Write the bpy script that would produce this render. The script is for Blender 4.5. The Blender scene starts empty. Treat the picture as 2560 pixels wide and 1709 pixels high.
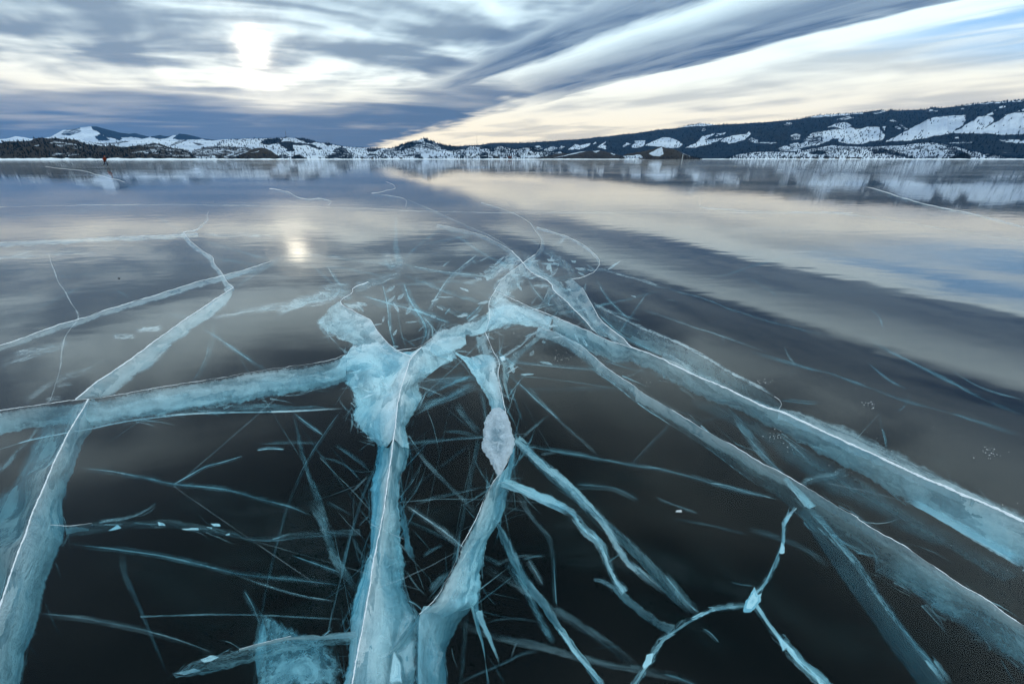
import bpy, math, random
import numpy as np
from mathutils import Vector

random.seed(7)
RNG = np.random.default_rng(11)
sc = bpy.context.scene
C = sc.collection
R = math.radians

# ------------------------------------------------------------------ camera
F_PX, HOR, CAM_H = 995.0, 457.0, 1.2
PITCH = math.atan(HOR / F_PX)
cam_d = bpy.data.cameras.new("camera")
cam = bpy.data.objects.new("camera", cam_d)
C.objects.link(cam)
cam.location = (0, 0, CAM_H)
cam.rotation_euler = (math.pi / 2 - PITCH, 0, 0)
cam_d.sensor_width = 36.0
cam_d.lens = F_PX / 2560.0 * 36.0
cam_d.clip_start = 0.05
cam_d.clip_end = 40000
sc.camera = cam

# ------------------------------------------------------------------ render / exposure
sc.render.engine = "CYCLES"
cy = sc.cycles
cy.use_denoising = True
cy.use_adaptive_sampling = True
cy.adaptive_threshold = 0.02
cy.adaptive_min_samples = 24
cy.max_bounces = 6
cy.diffuse_bounces = 2
cy.glossy_bounces = 2
cy.transmission_bounces = 3
cy.volume_bounces = 1
cy.transparent_max_bounces = 40
cy.sample_clamp_indirect = 4.0
cy.caustics_reflective = False
cy.caustics_refractive = False
vs = sc.view_settings
vs.view_transform = "Standard"
vs.look = "None"
vs.exposure = 0.76
vs.gamma = 1.0
vs.use_curve_mapping = False

# ------------------------------------------------------------------ node helpers
class NT:
    def __init__(self, tree):
        self.t = tree
        tree.nodes.clear()
    def n(self, kind, **kw):
        nd = self.t.nodes.new(kind)
        for k, v in kw.items():
            setattr(nd, k, v)
        return nd
    def put(self, sock, v):
        if isinstance(v, bpy.types.NodeSocket):
            self.t.links.new(v, sock)
        elif v is not None:
            sock.default_value = v
    def m(self, op, a, b=None, c=None, clamp=False):
        nd = self.n("ShaderNodeMath", operation=op, use_clamp=clamp)
        self.put(nd.inputs[0], a)
        if b is not None: self.put(nd.inputs[1], b)
        if c is not None: self.put(nd.inputs[2], c)
        return nd.outputs[0]
    def vm(self, op, a, b=None):
        nd = self.n("ShaderNodeVectorMath", operation=op)
        self.put(nd.inputs[0], a)
        if b is not None: self.put(nd.inputs[1], b)
        return nd.outputs["Value"] if op in ("DOT_PRODUCT", "LENGTH") else nd.outputs[0]
    def step(self, x, a, b, lo=0.0, hi=1.0):
        nd = self.n("ShaderNodeMapRange", interpolation_type="SMOOTHSTEP")
        self.put(nd.inputs[0], x)
        for i, v in enumerate((a, b, lo, hi)):
            self.put(nd.inputs[i + 1], v)
        return nd.outputs[0]
    def mix(self, f, a, b, blend="MIX"):
        nd = self.n("ShaderNodeMix", data_type="RGBA", blend_type=blend)
        self.put(nd.inputs[0], f)
        self.put(nd.inputs[6], a if isinstance(a, bpy.types.NodeSocket) else (*a, 1.0))
        self.put(nd.inputs[7], b if isinstance(b, bpy.types.NodeSocket) else (*b, 1.0))
        return nd.outputs[2]
    def noise(self, vec, scale, detail=4.0, rough=0.55, dist=0.0, color=False):
        nd = self.n("ShaderNodeTexNoise")
        if vec is not None: self.put(nd.inputs["Vector"], vec)
        nd.inputs["Scale"].default_value = scale
        nd.inputs["Detail"].default_value = detail
        nd.inputs["Roughness"].default_value = rough
        nd.inputs["Distortion"].default_value = dist
        return nd.outputs["Color" if color else "Fac"]
    def xyz(self, x=0.0, y=0.0, z=0.0):
        nd = self.n("ShaderNodeCombineXYZ")
        for i, v in enumerate((x, y, z)): self.put(nd.inputs[i], v)
        return nd.outputs[0]
    def sep(self, v):
        nd = self.n("ShaderNodeSeparateXYZ")
        self.put(nd.inputs[0], v)
        return nd.outputs
    def ramp(self, x, stops):
        nd = self.n("ShaderNodeValToRGB")
        el = nd.color_ramp.elements
        while len(el) < len(stops): el.new(0.5)
        for e, (p, c) in zip(el, stops):
            e.position = p
            e.color = (c, c, c, 1) if not isinstance(c, tuple) else (*c, 1)
        self.put(nd.inputs[0], x)
        return nd.outputs[0]

# ------------------------------------------------------------------ world: thin veil of streaked cloud over a clear sky
SUN_AZ, SUN_EL = R(-28.2), R(10.0)
SUN_DIR = Vector((math.sin(SUN_AZ) * math.cos(SUN_EL), math.cos(SUN_AZ) * math.cos(SUN_EL), math.sin(SUN_EL)))
world = bpy.data.worlds.new("World")
sc.world = world
world.use_nodes = True
world.cycles.sampling_method = "MANUAL"
world.cycles.sample_map_resolution = 512
W = NT(world.node_tree)
STR = 0.1
sky = W.n("ShaderNodeTexSky", sky_type="NISHITA")
sky.sun_disc = False
sky.sun_elevation = SUN_EL
sky.sun_rotation = SUN_AZ
sky.altitude = 450.0
sky.air_density = 1.0
sky.dust_density = 1.5
sky.ozone_density = 2.0
tc = W.n("ShaderNodeTexCoord")
dvec = W.vm("NORMALIZE", tc.outputs["Generated"])
dx, dy, dz = W.sep(dvec)
inv = W.m("DIVIDE", 1.0, W.m("ADD", W.m("ABSOLUTE", dz), 0.05))
# direction the cloud streets run in, on the cloud deck
_vx = (1060 - 1280) / F_PX
_v = Vector((_vx, math.cos(PITCH) + HOR / F_PX * math.sin(PITCH), 0)).normalized()
_al = (_v.x, _v.y)
_pr = (_v.y, -_v.x)
S0 = W.m("MULTIPLY", inv, W.m("ADD", W.m("MULTIPLY", dx, _al[0]), W.m("MULTIPLY", dy, _al[1])))
C0 = W.m("MULTIPLY", inv, W.m("ADD", W.m("MULTIPLY", dx, _pr[0]), W.m("MULTIPLY", dy, _pr[1])))
U0 = W.m("ADD", C0, W.m("MULTIPLY", S0, 0.375))
# wisps stretched along the streets
wispv = W.xyz(W.m("MULTIPLY", S0, 0.42), W.m("MULTIPLY", U0, 1.0), 3.7)
w_big = W.noise(wispv, 0.9, 2.0, 0.5)
w_mid = W.noise(wispv, 2.2, 4.0, 0.58, 0.3)
w_fine = W.noise(W.xyz(W.m("MULTIPLY", S0, 0.45), W.m("MULTIPLY", U0, 1.6), 9.1), 2.6, 4.0, 0.58, 0.4)
U = W.m("ADD", U0, W.m("ADD", W.m("MULTIPLY", W.m("SUBTRACT", w_big, 0.5), 0.5),
                       W.m("ADD", W.m("MULTIPLY", W.m("SUBTRACT", w_mid, 0.5), 0.34), W.m("MULTIPLY", W.m("SUBTRACT", w_fine, 0.5), 0.30))))
# the two dark streets
lo, hi = 1.6, 4.2
def st(u, v): return ((u - lo) / (hi - lo), v)
band = W.ramp(W.m("DIVIDE", W.m("SUBTRACT", U, lo), hi - lo),
              [st(1.70, 0.0), st(2.00, 0.50), st(2.30, 0.95), st(2.60, 1.0), st(2.72, 0.35), st(2.80, 0.15),
               st(3.00, 0.45), st(3.22, 0.80), st(3.42, 0.97), st(3.66, 1.0), st(3.76, 0.85), st(3.85, 0.0)])
band_on = W.m("MULTIPLY", W.step(S0, 6.6, 4.9), W.step(S0, -6.0, 0.0))
m_band = W.m("MULTIPLY", W.m("MULTIPLY", band, band_on), W.step(w_fine, 0.30, 0.62, 1.0, 0.80))
# grey veil low towards the far shore, on the dark side of the streets
hv = W.xyz(W.m("MULTIPLY", S0, 0.62), W.m("MULTIPLY", C0, 0.42), 1.3)
h_big = W.noise(hv, 1.0, 2.0, 0.5, 0.5)
h_mid = W.noise(hv, 1.7, 3.0, 0.5, 0.6)
h_fine = W.noise(W.xyz(W.m("MULTIPLY", S0, 0.9), W.m("MULTIPLY", C0, 0.30), 5.3), 3.2, 4.0, 0.6, 0.5)
warp = W.m("ADD", W.m("MULTIPLY", W.m("SUBTRACT", h_big, 0.5), 4.2), W.m("ADD", W.m("MULTIPLY", W.m("SUBTRACT", h_mid, 0.5), 2.2), W.m("MULTIPLY", W.m("SUBTRACT", h_fine, 0.5), 0.9)))
S1 = W.m("ADD", S0, warp)
Uc = W.m("ADD", U0, W.m("ADD", W.m("MULTIPLY", W.m("SUBTRACT", h_mid, 0.5), 1.6), W.m("ADD", W.m("MULTIPLY", W.m("SUBTRACT", w_mid, 0.5), 0.8), W.m("MULTIPLY", W.m("SUBTRACT", w_fine, 0.5), 0.6))))
side = W.step(Uc, 4.0, 3.25)
edge = W.m("ADD", W.m("MULTIPLY", W.step(C0, -4.0, -0.8), 0.9), W.m("MULTIPLY", W.step(C0, -0.6, 1.2), -1.0))
S2 = W.m("SUBTRACT", S1, edge)
m_low = W.m("MULTIPLY", W.m("ADD", W.step(S2, 4.2, 6.0, 0.0, 0.74), W.step(W.m("ADD", S0, W.m("MULTIPLY", warp, 2.0)), 5.5, 8.5, 0.0, 0.26)), side)
# rippled grey veil over the near sky
vn = W.m("ADD", W.m("MULTIPLY", h_mid, 0.72), W.m("ADD", W.m("MULTIPLY", w_mid, 0.18), W.m("MULTIPLY", h_fine, 0.10)))
m_veil = W.m("MULTIPLY", W.step(vn, 0.37, 0.58, 0.05, 0.92), W.step(U0, 2.7, 1.9))
m_veil = W.m("MULTIPLY", m_veil, W.step(S1, 6.4, 4.4))
# light streaks over the bright side
m_right = W.m("MULTIPLY", W.step(W.m("ADD", W.m("MULTIPLY", w_big, 0.55), W.m("ADD", W.m("MULTIPLY", h_mid, 0.35), W.m("MULTIPLY", w_fine, 0.10))), 0.44, 0.62, 0.02, 0.42), W.step(U0, 3.8, 4.2))
mask = W.m("MAXIMUM", W.m("MAXIMUM", m_band, m_low), W.m("MAXIMUM", m_veil, m_right), clamp=True)
# colours of lit and unlit cloud
warm = W.step(dz, 0.24, 0.03)
lit = W.mix(warm, (0.61, 0.76, 0.80), (0.93, 0.81, 0.58))
shade_hi = (0.040, 0.076, 0.145)
shade_lo = (0.078, 0.115, 0.175)
shade = W.mix(W.step(S0, 4.2, 7.0), shade_hi, shade_lo)
shade = W.mix(W.m("MULTIPLY", W.step(U0, 2.1, 1.5), W.step(S0, 6.0, 4.0)), shade, (0.110, 0.155, 0.210))
cloud = W.mix(mask, lit, shade)
# an overcast deck is brighter overhead than low down (CIE overcast rule)
cie = W.m("DIVIDE", W.m("ADD", 1.0, W.m("MULTIPLY", W.m("ABSOLUTE", dz), 1.6)), 1.30)
cloud = W.mix(1.0, cloud, W.xyz(cie, cie, cie), "MULTIPLY")
# clear sky opens between the streaks on the bright side, high up
open_ = W.m("MULTIPLY", W.m("MULTIPLY", W.step(Uc, 3.9, 4.5), W.m("MULTIPLY", W.step(S0, 3.5, 2.3), W.step(U0, 7.5, 5.5))), W.step(w_mid, 0.36, 0.60, 0.25, 0.75))
clear = W.mix(1.0, sky.outputs[0], (0.055, 0.115, 0.180), "MULTIPLY")
skycol = W.mix(open_, cloud, clear)
# aureole of the veiled sun
sd = W.m("ARCCOSINE", W.m("MINIMUM", W.vm("DOT_PRODUCT", dvec, tuple(SUN_DIR)), 0.999999))
veil_t = W.m("MULTIPLY", W.m("SUBTRACT", 1.0, W.m("MULTIPLY", mask, 0.80)), W.step(h_fine, 0.30, 0.62, 1.15, 0.55))
g1 = W.m("MULTIPLY", W.m("EXPONENT", W.m("MULTIPLY", W.m("MULTIPLY", sd, sd), -1.0 / (R(2.6) ** 2))), 0.35)
g2 = W.m("MULTIPLY", W.m("EXPONENT", W.m("MULTIPLY", sd, -1.0 / R(4.0))), 0.36)
g3 = W.m("MULTIPLY", W.m("EXPONENT", W.m("MULTIPLY", sd, -1.0 / R(13.0))), 0.13)
g0 = W.m("MULTIPLY", W.m("EXPONENT", W.m("MULTIPLY", W.m("MULTIPLY", sd, sd), -1.0 / (R(1.1) ** 2))), 7.0)
glow = W.m("MULTIPLY", W.m("ADD", W.m("ADD", g0, g1), W.m("ADD", g2, g3)), veil_t)
glowc = W.mix(1.0, W.xyz(glow, glow, glow), (1.0, 0.88, 0.66), "MULTIPLY")
total = W.mix(1.0, skycol, glowc, "ADD")
total = W.mix(1.0, total, (1 / STR,) * 3, "MULTIPLY")
bg = W.n("ShaderNodeBackground")
W.put(bg.inputs[0], total)
bg.inputs[1].default_value = STR
wo = W.n("ShaderNodeOutputWorld")
W.put(wo.inputs[0], bg.outputs[0])

# ------------------------------------------------------------------ sun behind thin cloud
sun_d = bpy.data.lights.new("sun", "SUN")
sun_d.energy = 0.001
sun_d.angle = R(7.0)
sun_d.color = (1.0, 0.84, 0.58)
sun = bpy.data.objects.new("sun", sun_d)
C.objects.link(sun)
sun.rotation_euler = (-SUN_DIR).to_track_quat("-Z", "Y").to_euler()

# ------------------------------------------------------------------ geometry helpers
def ray(x, y):
    X = (x - 1280.0) / F_PX
    Y = (854.5 - y) / F_PX
    return np.array([X, math.cos(PITCH) + Y * math.sin(PITCH), -math.sin(PITCH) + Y * math.cos(PITCH)])
def ground(x, y, z=0.0):
    d = ray(x, y)
    t = (z - CAM_H) / d[2]
    return np.array([d[0] * t, d[1] * t, z])
def project(P):
    v = P - np.array([0, 0, CAM_H])
    cp, sp = math.cos(PITCH), math.sin(PITCH)
    zc = v[..., 1] * cp - v[..., 2] * sp
    yc = v[..., 1] * sp + v[..., 2] * cp
    return 1280 + F_PX * v[..., 0] / zc, 854.5 - F_PX * yc / zc
def lerp_poly(P, n):
    P = np.asarray(P, float)
    L = np.r_[0, np.cumsum(np.linalg.norm(np.diff(P, axis=0), axis=1))]
    s = np.linspace(0, L[-1], n)
    return np.stack([np.interp(s, L, P[:, k]) for k in range(P.shape[1])], 1)
def plen(P):
    return float(np.sum(np.linalg.norm(np.diff(np.asarray(P, float), axis=0), axis=1)))
def smooth(P, n=2):
    """corner cutting that keeps the ends"""
    P = np.asarray(P, float)
    for _ in range(n):
        a = P[:-1] * .75 + P[1:] * .25
        b = P[:-1] * .25 + P[1:] * .75
        Q = np.empty((2 * len(a), P.shape[1]))
        Q[0::2], Q[1::2] = a, b
        P = np.vstack([P[:1], Q, P[-1:]])
    return P
def hash2(ix, iy, seed):
    h = (ix.astype(np.int64) * 374761393 + iy.astype(np.int64) * 668265263 + seed * 1442695041) & 0xFFFFFFFF
    h = ((h ^ (h >> 13)) * 1274126177) & 0xFFFFFFFF
    return ((h ^ (h >> 16)) & 0xFFFF) / 65535.0
def vnoise(x, y, seed=0):
    x = np.asarray(x, float); y = np.asarray(y, float)
    ix, iy = np.floor(x), np.floor(y)
    fx, fy = x - ix, y - iy
    fx, fy = fx * fx * (3 - 2 * fx), fy * fy * (3 - 2 * fy)
    a, b = hash2(ix, iy, seed), hash2(ix + 1, iy, seed)
    c, d = hash2(ix, iy + 1, seed), hash2(ix + 1, iy + 1, seed)
    return (a * (1 - fx) + b * fx) * (1 - fy) + (c * (1 - fx) + d * fx) * fy
def fbm(x, y, oct=4, seed=0, gain=0.5):
    t, a, s = 0.0, 1.0, 0.0
    for k in range(oct):
        t = t + a * vnoise(x * 2 ** k, y * 2 ** k, seed + 17 * k); s += a; a *= gain
    return t / s
def link(o, parent=None):
    C.objects.link(o)
    if parent is not None: o.parent = parent
    return o
def mesh_obj(name, verts, faces, mat, parent=None, smooth_f=True):
    me = bpy.data.meshes.new(name)
    me.from_pydata([tuple(map(float, v)) for v in verts], [], faces)
    if smooth_f: me.polygons.foreach_set("use_smooth", [True] * len(me.polygons))
    if mat: me.materials.append(mat)
    return link(bpy.data.objects.new(name, me), parent)
def tag(o, label, cat=None, group=None, kind=None):
    o["label"] = label
    if cat: o["category"] = cat
    if group: o["group"] = group
    if kind: o["kind"] = kind
    return o
def empty(name, loc):
    o = bpy.data.objects.new(name, None)
    o.empty_display_size = 0.2
    o.location = loc
    return link(o)
def grid_faces(nu, nv):
    i = np.arange(nu - 1)[:, None] * nv + np.arange(nv - 1)[None, :]
    return np.stack([i, i + nv, i + nv + 1, i + 1], -1).reshape(-1, 4).tolist()
def attr(me, name, vals):
    a = me.attributes.new(name, "FLOAT", "POINT")
    a.data.foreach_set("value", np.asarray(vals, np.float32))

# zoom windows the layout was measured in
ZONE = {"P": (0, 0, 1.0), "A": (0, 400, .36611), "B": (800, 550, .36611), "C": (1600, 400, .40868), "D": (0, 850, .36611),
        "E": (800, 950, .36611), "F": (1600, 850, .40868), "G": (0, 1250, .38314), "H": (850, 1250, .38314), "I": (1660, 1250, .38314),
        "a": (0, 300, .17029), "b": (400, 300, .17029), "c": (800, 300, .17029), "d": (1200, 300, .17029), "e": (1600, 280, .17029),
        "f": (2000, 250, .1192), "g": (2280, 250, .1192)}
def Z(z, pts):
    ox, oy, s = ZONE[z]
    return [(ox + p[0] * s, oy + p[1] * s, *p[2:]) for p in pts]

# ------------------------------------------------------------------ materials
def new_mat(name):
    m = bpy.data.materials.new(name)
    m.use_nodes = True
    return m, NT(m.node_tree)
def out(N, surf=None, vol=None):
    o = N.n("ShaderNodeOutputMaterial")
    if surf is not None: N.put(o.inputs[0], surf)
    if vol is not None: N.put(o.inputs[1], vol)
def principled(N, col, rough=0.6, spec=0.3, normal=None):
    b = N.n("ShaderNodeBsdfPrincipled")
    N.put(b.inputs["Base Color"], col if isinstance(col, bpy.types.NodeSocket) else (*col, 1.0))
    N.put(b.inputs["Roughness"], rough)
    b.inputs["Specular IOR Level"].default_value = spec
    if normal is not None: N.put(b.inputs["Normal"], normal)
    return b.outputs[0]
def bump(N, h, dist, strength=1.0, normal=None):
    b = N.n("ShaderNodeBump")
    b.inputs["Strength"].default_value = strength
    b.inputs["Distance"].default_value = dist
    N.put(b.inputs["Height"], h)
    if normal is not None: N.put(b.inputs["Normal"], normal)
    return b.outputs[0]

def mat_ice():
    m, N = new_mat("lake_ice")
    pos = N.n("ShaderNodeNewGeometry").outputs["Position"]
    x, y, z = N.sep(pos)
    rip = N.xyz(N.m("MULTIPLY", x, 0.38), y, 0.0)
    r1 = N.noise(rip, 3.5, 1.5, 0.5)
    r2 = N.noise(rip, 10.0, 0.0, 0.5)
    r3 = N.noise(N.xyz(N.m("MULTIPLY", x, 0.25), N.m("MULTIPLY", y, 0.8), 4.0), 0.5, 1.0, 0.5)
    patch = N.noise(N.xyz(N.m("MULTIPLY", x, 0.25), y, 7.0), 0.22, 2.0, 0.55)
    amp = N.step(patch, 0.30, 0.62, 0.35, 1.0)
    h = N.m("ADD", N.m("ADD", N.m("MULTIPLY", N.m("MULTIPLY", r1, amp), 0.0020), N.m("MULTIPLY", N.m("MULTIPLY", r2, amp), 0.00050)),
            N.m("MULTIPLY", r3, 0.001))
    nrm = bump(N, h, 1.0)
    # Schlick reflectance, the same from above and from within: the slab is not bent by refraction
    inc = N.n("ShaderNodeNewGeometry").outputs["Incoming"]
    cs = N.m("ABSOLUTE", N.vm("DOT_PRODUCT", nrm, inc))
    refl = N.m("ADD", 0.009, N.m("MULTIPLY", 0.991, N.m("POWER", N.m("SUBTRACT", 1.0, cs, clamp=True), 4.55)), clamp=True)
    gl = N.n("ShaderNodeBsdfGlossy")
    N.put(gl.inputs["Color"], (0.97, 0.98, 1.0, 1))
    N.put(gl.inputs["Roughness"], N.step(patch, 0.3, 0.7, 0.025, 0.05))
    N.put(gl.inputs["Normal"], nrm)
    gl2 = N.n("ShaderNodeBsdfGlossy")                      # finely scoured part of the surface
    N.put(gl2.inputs["Color"], (0.97, 0.98, 1.0, 1)); gl2.inputs["Roughness"].default_value = 0.17
    N.put(gl2.inputs["Normal"], nrm)
    glm = N.n("ShaderNodeMixShader")
    N.put(glm.inputs[0], N.step(patch, 0.3, 0.7, 0.06, 0.24)); N.put(glm.inputs[1], gl.outputs[0]); N.put(glm.inputs[2], gl2.outputs[0])
    tr = N.n("ShaderNodeBsdfTransparent")
    s1 = N.n("ShaderNodeMixShader")
    N.put(s1.inputs[0], refl); N.put(s1.inputs[1], tr.outputs[0]); N.put(s1.inputs[2], glm.outputs[0])
    # hoarfrost dust: streaks blown by the wind, scattered specks
    st1 = N.noise(N.xyz(N.m("MULTIPLY", x, 0.05), N.m("MULTIPLY", y, 0.5), 2.0), 0.6, 3.0, 0.65)
    st2 = N.noise(N.xyz(N.m("MULTIPLY", x, 0.5), y, 3.0), 1.4, 5.0, 0.7, 0.6)
    far = N.noise(N.xyz(N.m("MULTIPLY", x, 0.004), N.m("MULTIPLY", y, 0.10), 5.0), 0.5, 2.0, 0.6)
    film = N.m("ADD", N.m("MULTIPLY", N.step(st1, 0.50, 0.75), 0.035), N.m("MULTIPLY", N.step(st2, 0.54, 0.85), 0.035))
    film = N.m("ADD", film, N.m("MULTIPLY", N.step(far, 0.56, 0.66), N.step(y, 25.0, 90.0, 0.0, 0.16)))
    milky = N.mix(N.step(film, 0.0, 0.03), (0.16, 0.66, 0.70), (0.80, 0.88, 0.94))
    film = N.m("ADD", film, 0.004)
    df = N.n("ShaderNodeBsdfDiffuse")
    N.put(df.inputs["Color"], milky)
    s2 = N.n("ShaderNodeMixShader")
    N.put(s2.inputs[0], film); N.put(s2.inputs[1], s1.outputs[0]); N.put(s2.inputs[2], df.outputs[0])
    va = N.n("ShaderNodeVolumeAbsorption")
    va.inputs["Color"].default_value = (0.0, 0.81, 0.955, 1)
    va.inputs["Density"].default_value = 1.30
    out(N, s2.outputs[0], va.outputs[0])
    return m

def mat_sheet():
    """frosted fracture inside the ice: white, torn, partly see-through"""
    m, N = new_mat("frosted_fracture")
    uv = N.n("ShaderNodeUVMap").outputs[0]
    u, v, _ = N.sep(uv)
    pos = N.n("ShaderNodeNewGeometry").outputs["Position"]
    def A(n): 
        a = N.n("ShaderNodeAttribute"); a.attribute_name = n; return a.outputs["Fac"]
    op, soft, grain = A("op"), A("soft"), A("grain")
    wid = A("wid")
    vv = N.m("MULTIPLY", v, wid)                       # metres across
    along = N.xyz(N.m("MULTIPLY", u, 2.4), N.m("MULTIPLY", vv, 9.0), 0.0)
    n1 = N.noise(along, 1.0, 4.0, 0.62, 0.8)
    n2 = N.noise(pos, 8.0, 5.0, 0.66, 0.5)
    n4 = N.noise(pos, 48.0, 3.0, 0.72)
    # flat conchoidal facets
    vo = N.n("ShaderNodeTexVoronoi")
    vo.inputs["Scale"].default_value = 1.0
    N.put(vo.inputs["Vector"], N.vm("ADD", N.xyz(N.m("MULTIPLY", u, 5.0), N.m("MULTIPLY", vv, 13.0), 0.0), N.xyz(N.m("MULTIPLY", n2, 1.6), N.m("MULTIPLY", n1, 2.2), 0.0)))
    fac = N.sep(vo.outputs["Color"])[0]
    d = N.m("MINIMUM", N.m("ADD", v, A("keep")), N.m("SUBTRACT", 1.0, v))
    d = N.m("MULTIPLY", d, 2.0)
    rag = N.m("MULTIPLY", N.m("SUBTRACT", N.m("ADD", N.m("MULTIPLY", n2, 0.65), N.m("MULTIPLY", n4, 0.35)), 0.5), N.m("MULTIPLY", soft, 2.4))
    rag = N.m("ADD", rag, N.m("MULTIPLY", N.m("SUBTRACT", fac, 0.5), N.m("MULTIPLY", soft, 0.5)))
    e = N.step(N.m("ADD", d, rag), 0.0, soft)
    tex = N.m("ADD", N.m("MULTIPLY", n1, 0.38), N.m("ADD", N.m("MULTIPLY", n2, 0.36), N.m("ADD", N.m("MULTIPLY", n4, 0.16), N.m("MULTIPLY", fac, 0.10))))
    lo_ = N.m("ADD", 0.32, N.m("MULTIPLY", grain, 0.16))
    tex = N.step(tex, lo_, N.m("ADD", lo_, 0.18))
    body = N.m("ADD", N.m("SUBTRACT", 1.0, grain), N.m("MULTIPLY", grain, tex))
    fil = N.m("POWER", N.m("SUBTRACT", 1.0, N.m("ABSOLUTE", N.m("SUBTRACT", N.m("MULTIPLY", n1, 2.0), 1.0)), clamp=True), 22.0)
    fil2 = N.m("POWER", N.m("SUBTRACT", 1.0, N.m("ABSOLUTE", N.m("SUBTRACT", N.m("MULTIPLY", n2, 2.0), 1.0)), clamp=True), 26.0)
    body = N.m("MAXIMUM", body, N.m("MAXIMUM", N.m("MULTIPLY", fil, 0.8), N.m("MULTIPLY", fil2, 0.85)))
    body = N.m("MULTIPLY", body, N.step(fac, 0.0, 1.0, 0.9, 1.0))
    al = N.m("MULTIPLY", N.m("MULTIPLY", op, e), body, clamp=True)
    cloudy = N.noise(pos, 3.2, 2.0, 0.5, 0.4)
    sh_c = N.m("ADD", N.m("MULTIPLY", cloudy, 0.62), N.m("ADD", N.m("MULTIPLY", n2, 0.20), N.m("MULTIPLY", fac, 0.18)))     # smooth milky ice
    sh_f = N.m("ADD", N.m("MULTIPLY", n1, 0.38), N.m("ADD", N.m("MULTIPLY", n2, 0.34), N.m("ADD", N.m("MULTIPLY", n4, 0.16), N.m("MULTIPLY", fac, 0.12))))   # splintered ice
    gm = N.step(grain, 0.25, 0.55)
    shade = N.step(N.m("ADD", N.m("MULTIPLY", sh_c, N.m("SUBTRACT", 1.0, gm)), N.m("MULTIPLY", sh_f, gm)), 0.38, 0.58)
    col = N.mix(shade, (0.47, 0.73, 0.82), (0.92, 0.98, 0.99))
    nrm = bump(N, N.m("ADD", n2, N.m("MULTIPLY", n1, 0.4)), 0.04, 0.6)
    df = N.n("ShaderNodeBsdfDiffuse"); N.put(df.inputs[0], col); N.put(df.inputs["Normal"], nrm)
    tl = N.n("ShaderNodeBsdfTranslucent"); N.put(tl.inputs[0], col); N.put(tl.inputs["Normal"], nrm)
    s = N.n("ShaderNodeMixShader"); s.inputs[0].default_value = 0.08
    N.put(s.inputs[1], df.outputs[0]); N.put(s.inputs[2], tl.outputs[0])
    tr = N.n("ShaderNodeBsdfTransparent")
    s2 = N.n("ShaderNodeMixShader")
    N.put(s2.inputs[0], al); N.put(s2.inputs[1], tr.outputs[0]); N.put(s2.inputs[2], s.outputs[0])
    out(N, s2.outputs[0])
    return m

def mat_rime():
    """the raised lip of a crack: crushed white ice"""
    m, N = new_mat("crushed_white_ice")
    pos = N.n("ShaderNodeNewGeometry").outputs["Position"]
    n = N.noise(pos, 60.0, 4.0, 0.6)
    nrm = bump(N, n, 0.004, 0.5)
    p = N.n("ShaderNodeBsdfPrincipled")
    N.put(p.inputs["Base Color"], N.mix(n, (0.92, 0.94, 0.96), (0.98, 0.98, 0.98)))
    p.inputs["Roughness"].default_value = 0.42
    p.inputs["Specular IOR Level"].default_value = 0.7
    N.put(p.inputs["Normal"], nrm)
    tl = N.n("ShaderNodeBsdfTranslucent"); tl.inputs[0].default_value = (0.97, 0.98, 0.99, 1)
    s = N.n("ShaderNodeMixShader"); s.inputs[0].default_value = 0.12
    N.put(s.inputs[1], p.outputs[0]); N.put(s.inputs[2], tl.outputs[0])
    out(N, s.outputs[0])
    return m

def mat_snow():
    m, N = new_mat("packed_snow")
    pos = N.n("ShaderNodeNewGeometry").outputs["Position"]
    n = N.noise(pos, 22.0, 6.0, 0.62)
    n2 = N.noise(pos, 90.0, 4.0, 0.6)
    nrm = bump(N, N.m("ADD", n, N.m("MULTIPLY", n2, 0.4)), 0.03, 0.7)
    out(N, principled(N, N.mix(n, (0.80, 0.85, 0.90), (0.95, 0.96, 0.97)), 0.6, 0.3, nrm))
    return m

def mat_water():
    m, N = new_mat("deep_water")
    d = N.n("ShaderNodeBsdfDiffuse")
    d.inputs[0].default_value = (0.0, 0.0, 0.0, 1)      # hundreds of metres deep: hardly any light comes back
    out(N, d.outputs[0])
    return m

def mat_hill(name, ground_c, snow_c=(0.74, 0.78, 0.84), scale=0.03, rough=0.55):
    m, N = new_mat(name)
    pos = N.n("ShaderNodeNewGeometry").outputs["Position"]
    a = N.n("ShaderNodeAttribute"); a.attribute_name = "snow"
    b = N.n("ShaderNodeAttribute"); b.attribute_name = "tone"
    n = N.noise(pos, scale, 5.0, 0.65)
    n2 = N.noise(pos, scale * 0.2, 4.0, 0.6)
    n3 = N.noise(pos, scale * 0.45, 4.0, 0.7, 1.0)
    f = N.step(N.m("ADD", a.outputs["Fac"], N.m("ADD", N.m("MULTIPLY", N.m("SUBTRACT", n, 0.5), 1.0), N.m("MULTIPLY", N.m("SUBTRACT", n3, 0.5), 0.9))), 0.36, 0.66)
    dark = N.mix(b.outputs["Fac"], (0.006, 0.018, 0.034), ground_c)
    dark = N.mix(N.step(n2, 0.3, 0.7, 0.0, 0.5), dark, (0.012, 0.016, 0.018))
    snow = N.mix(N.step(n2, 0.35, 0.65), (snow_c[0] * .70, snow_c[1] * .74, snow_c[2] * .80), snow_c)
    out(N, principled(N, N.mix(f, dark, snow), 0.9, 0.05, bump(N, N.m("ADD", N.m("MULTIPLY", n, 0.4), n3), 0.55 / scale, 0.9)))
    return m

def flat(name, col, rough=0.7, spec=0.2, var=0.2, scale=3.0):
    m, N = new_mat(name)
    pos = N.n("ShaderNodeNewGeometry").outputs["Position"]
    n = N.noise(pos, scale, 3.0)
    out(N, principled(N, N.mix(n, tuple(c * (1 - var) for c in col), tuple(min(1, c * (1 + var)) for c in col)), rough, spec))
    return m

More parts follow.
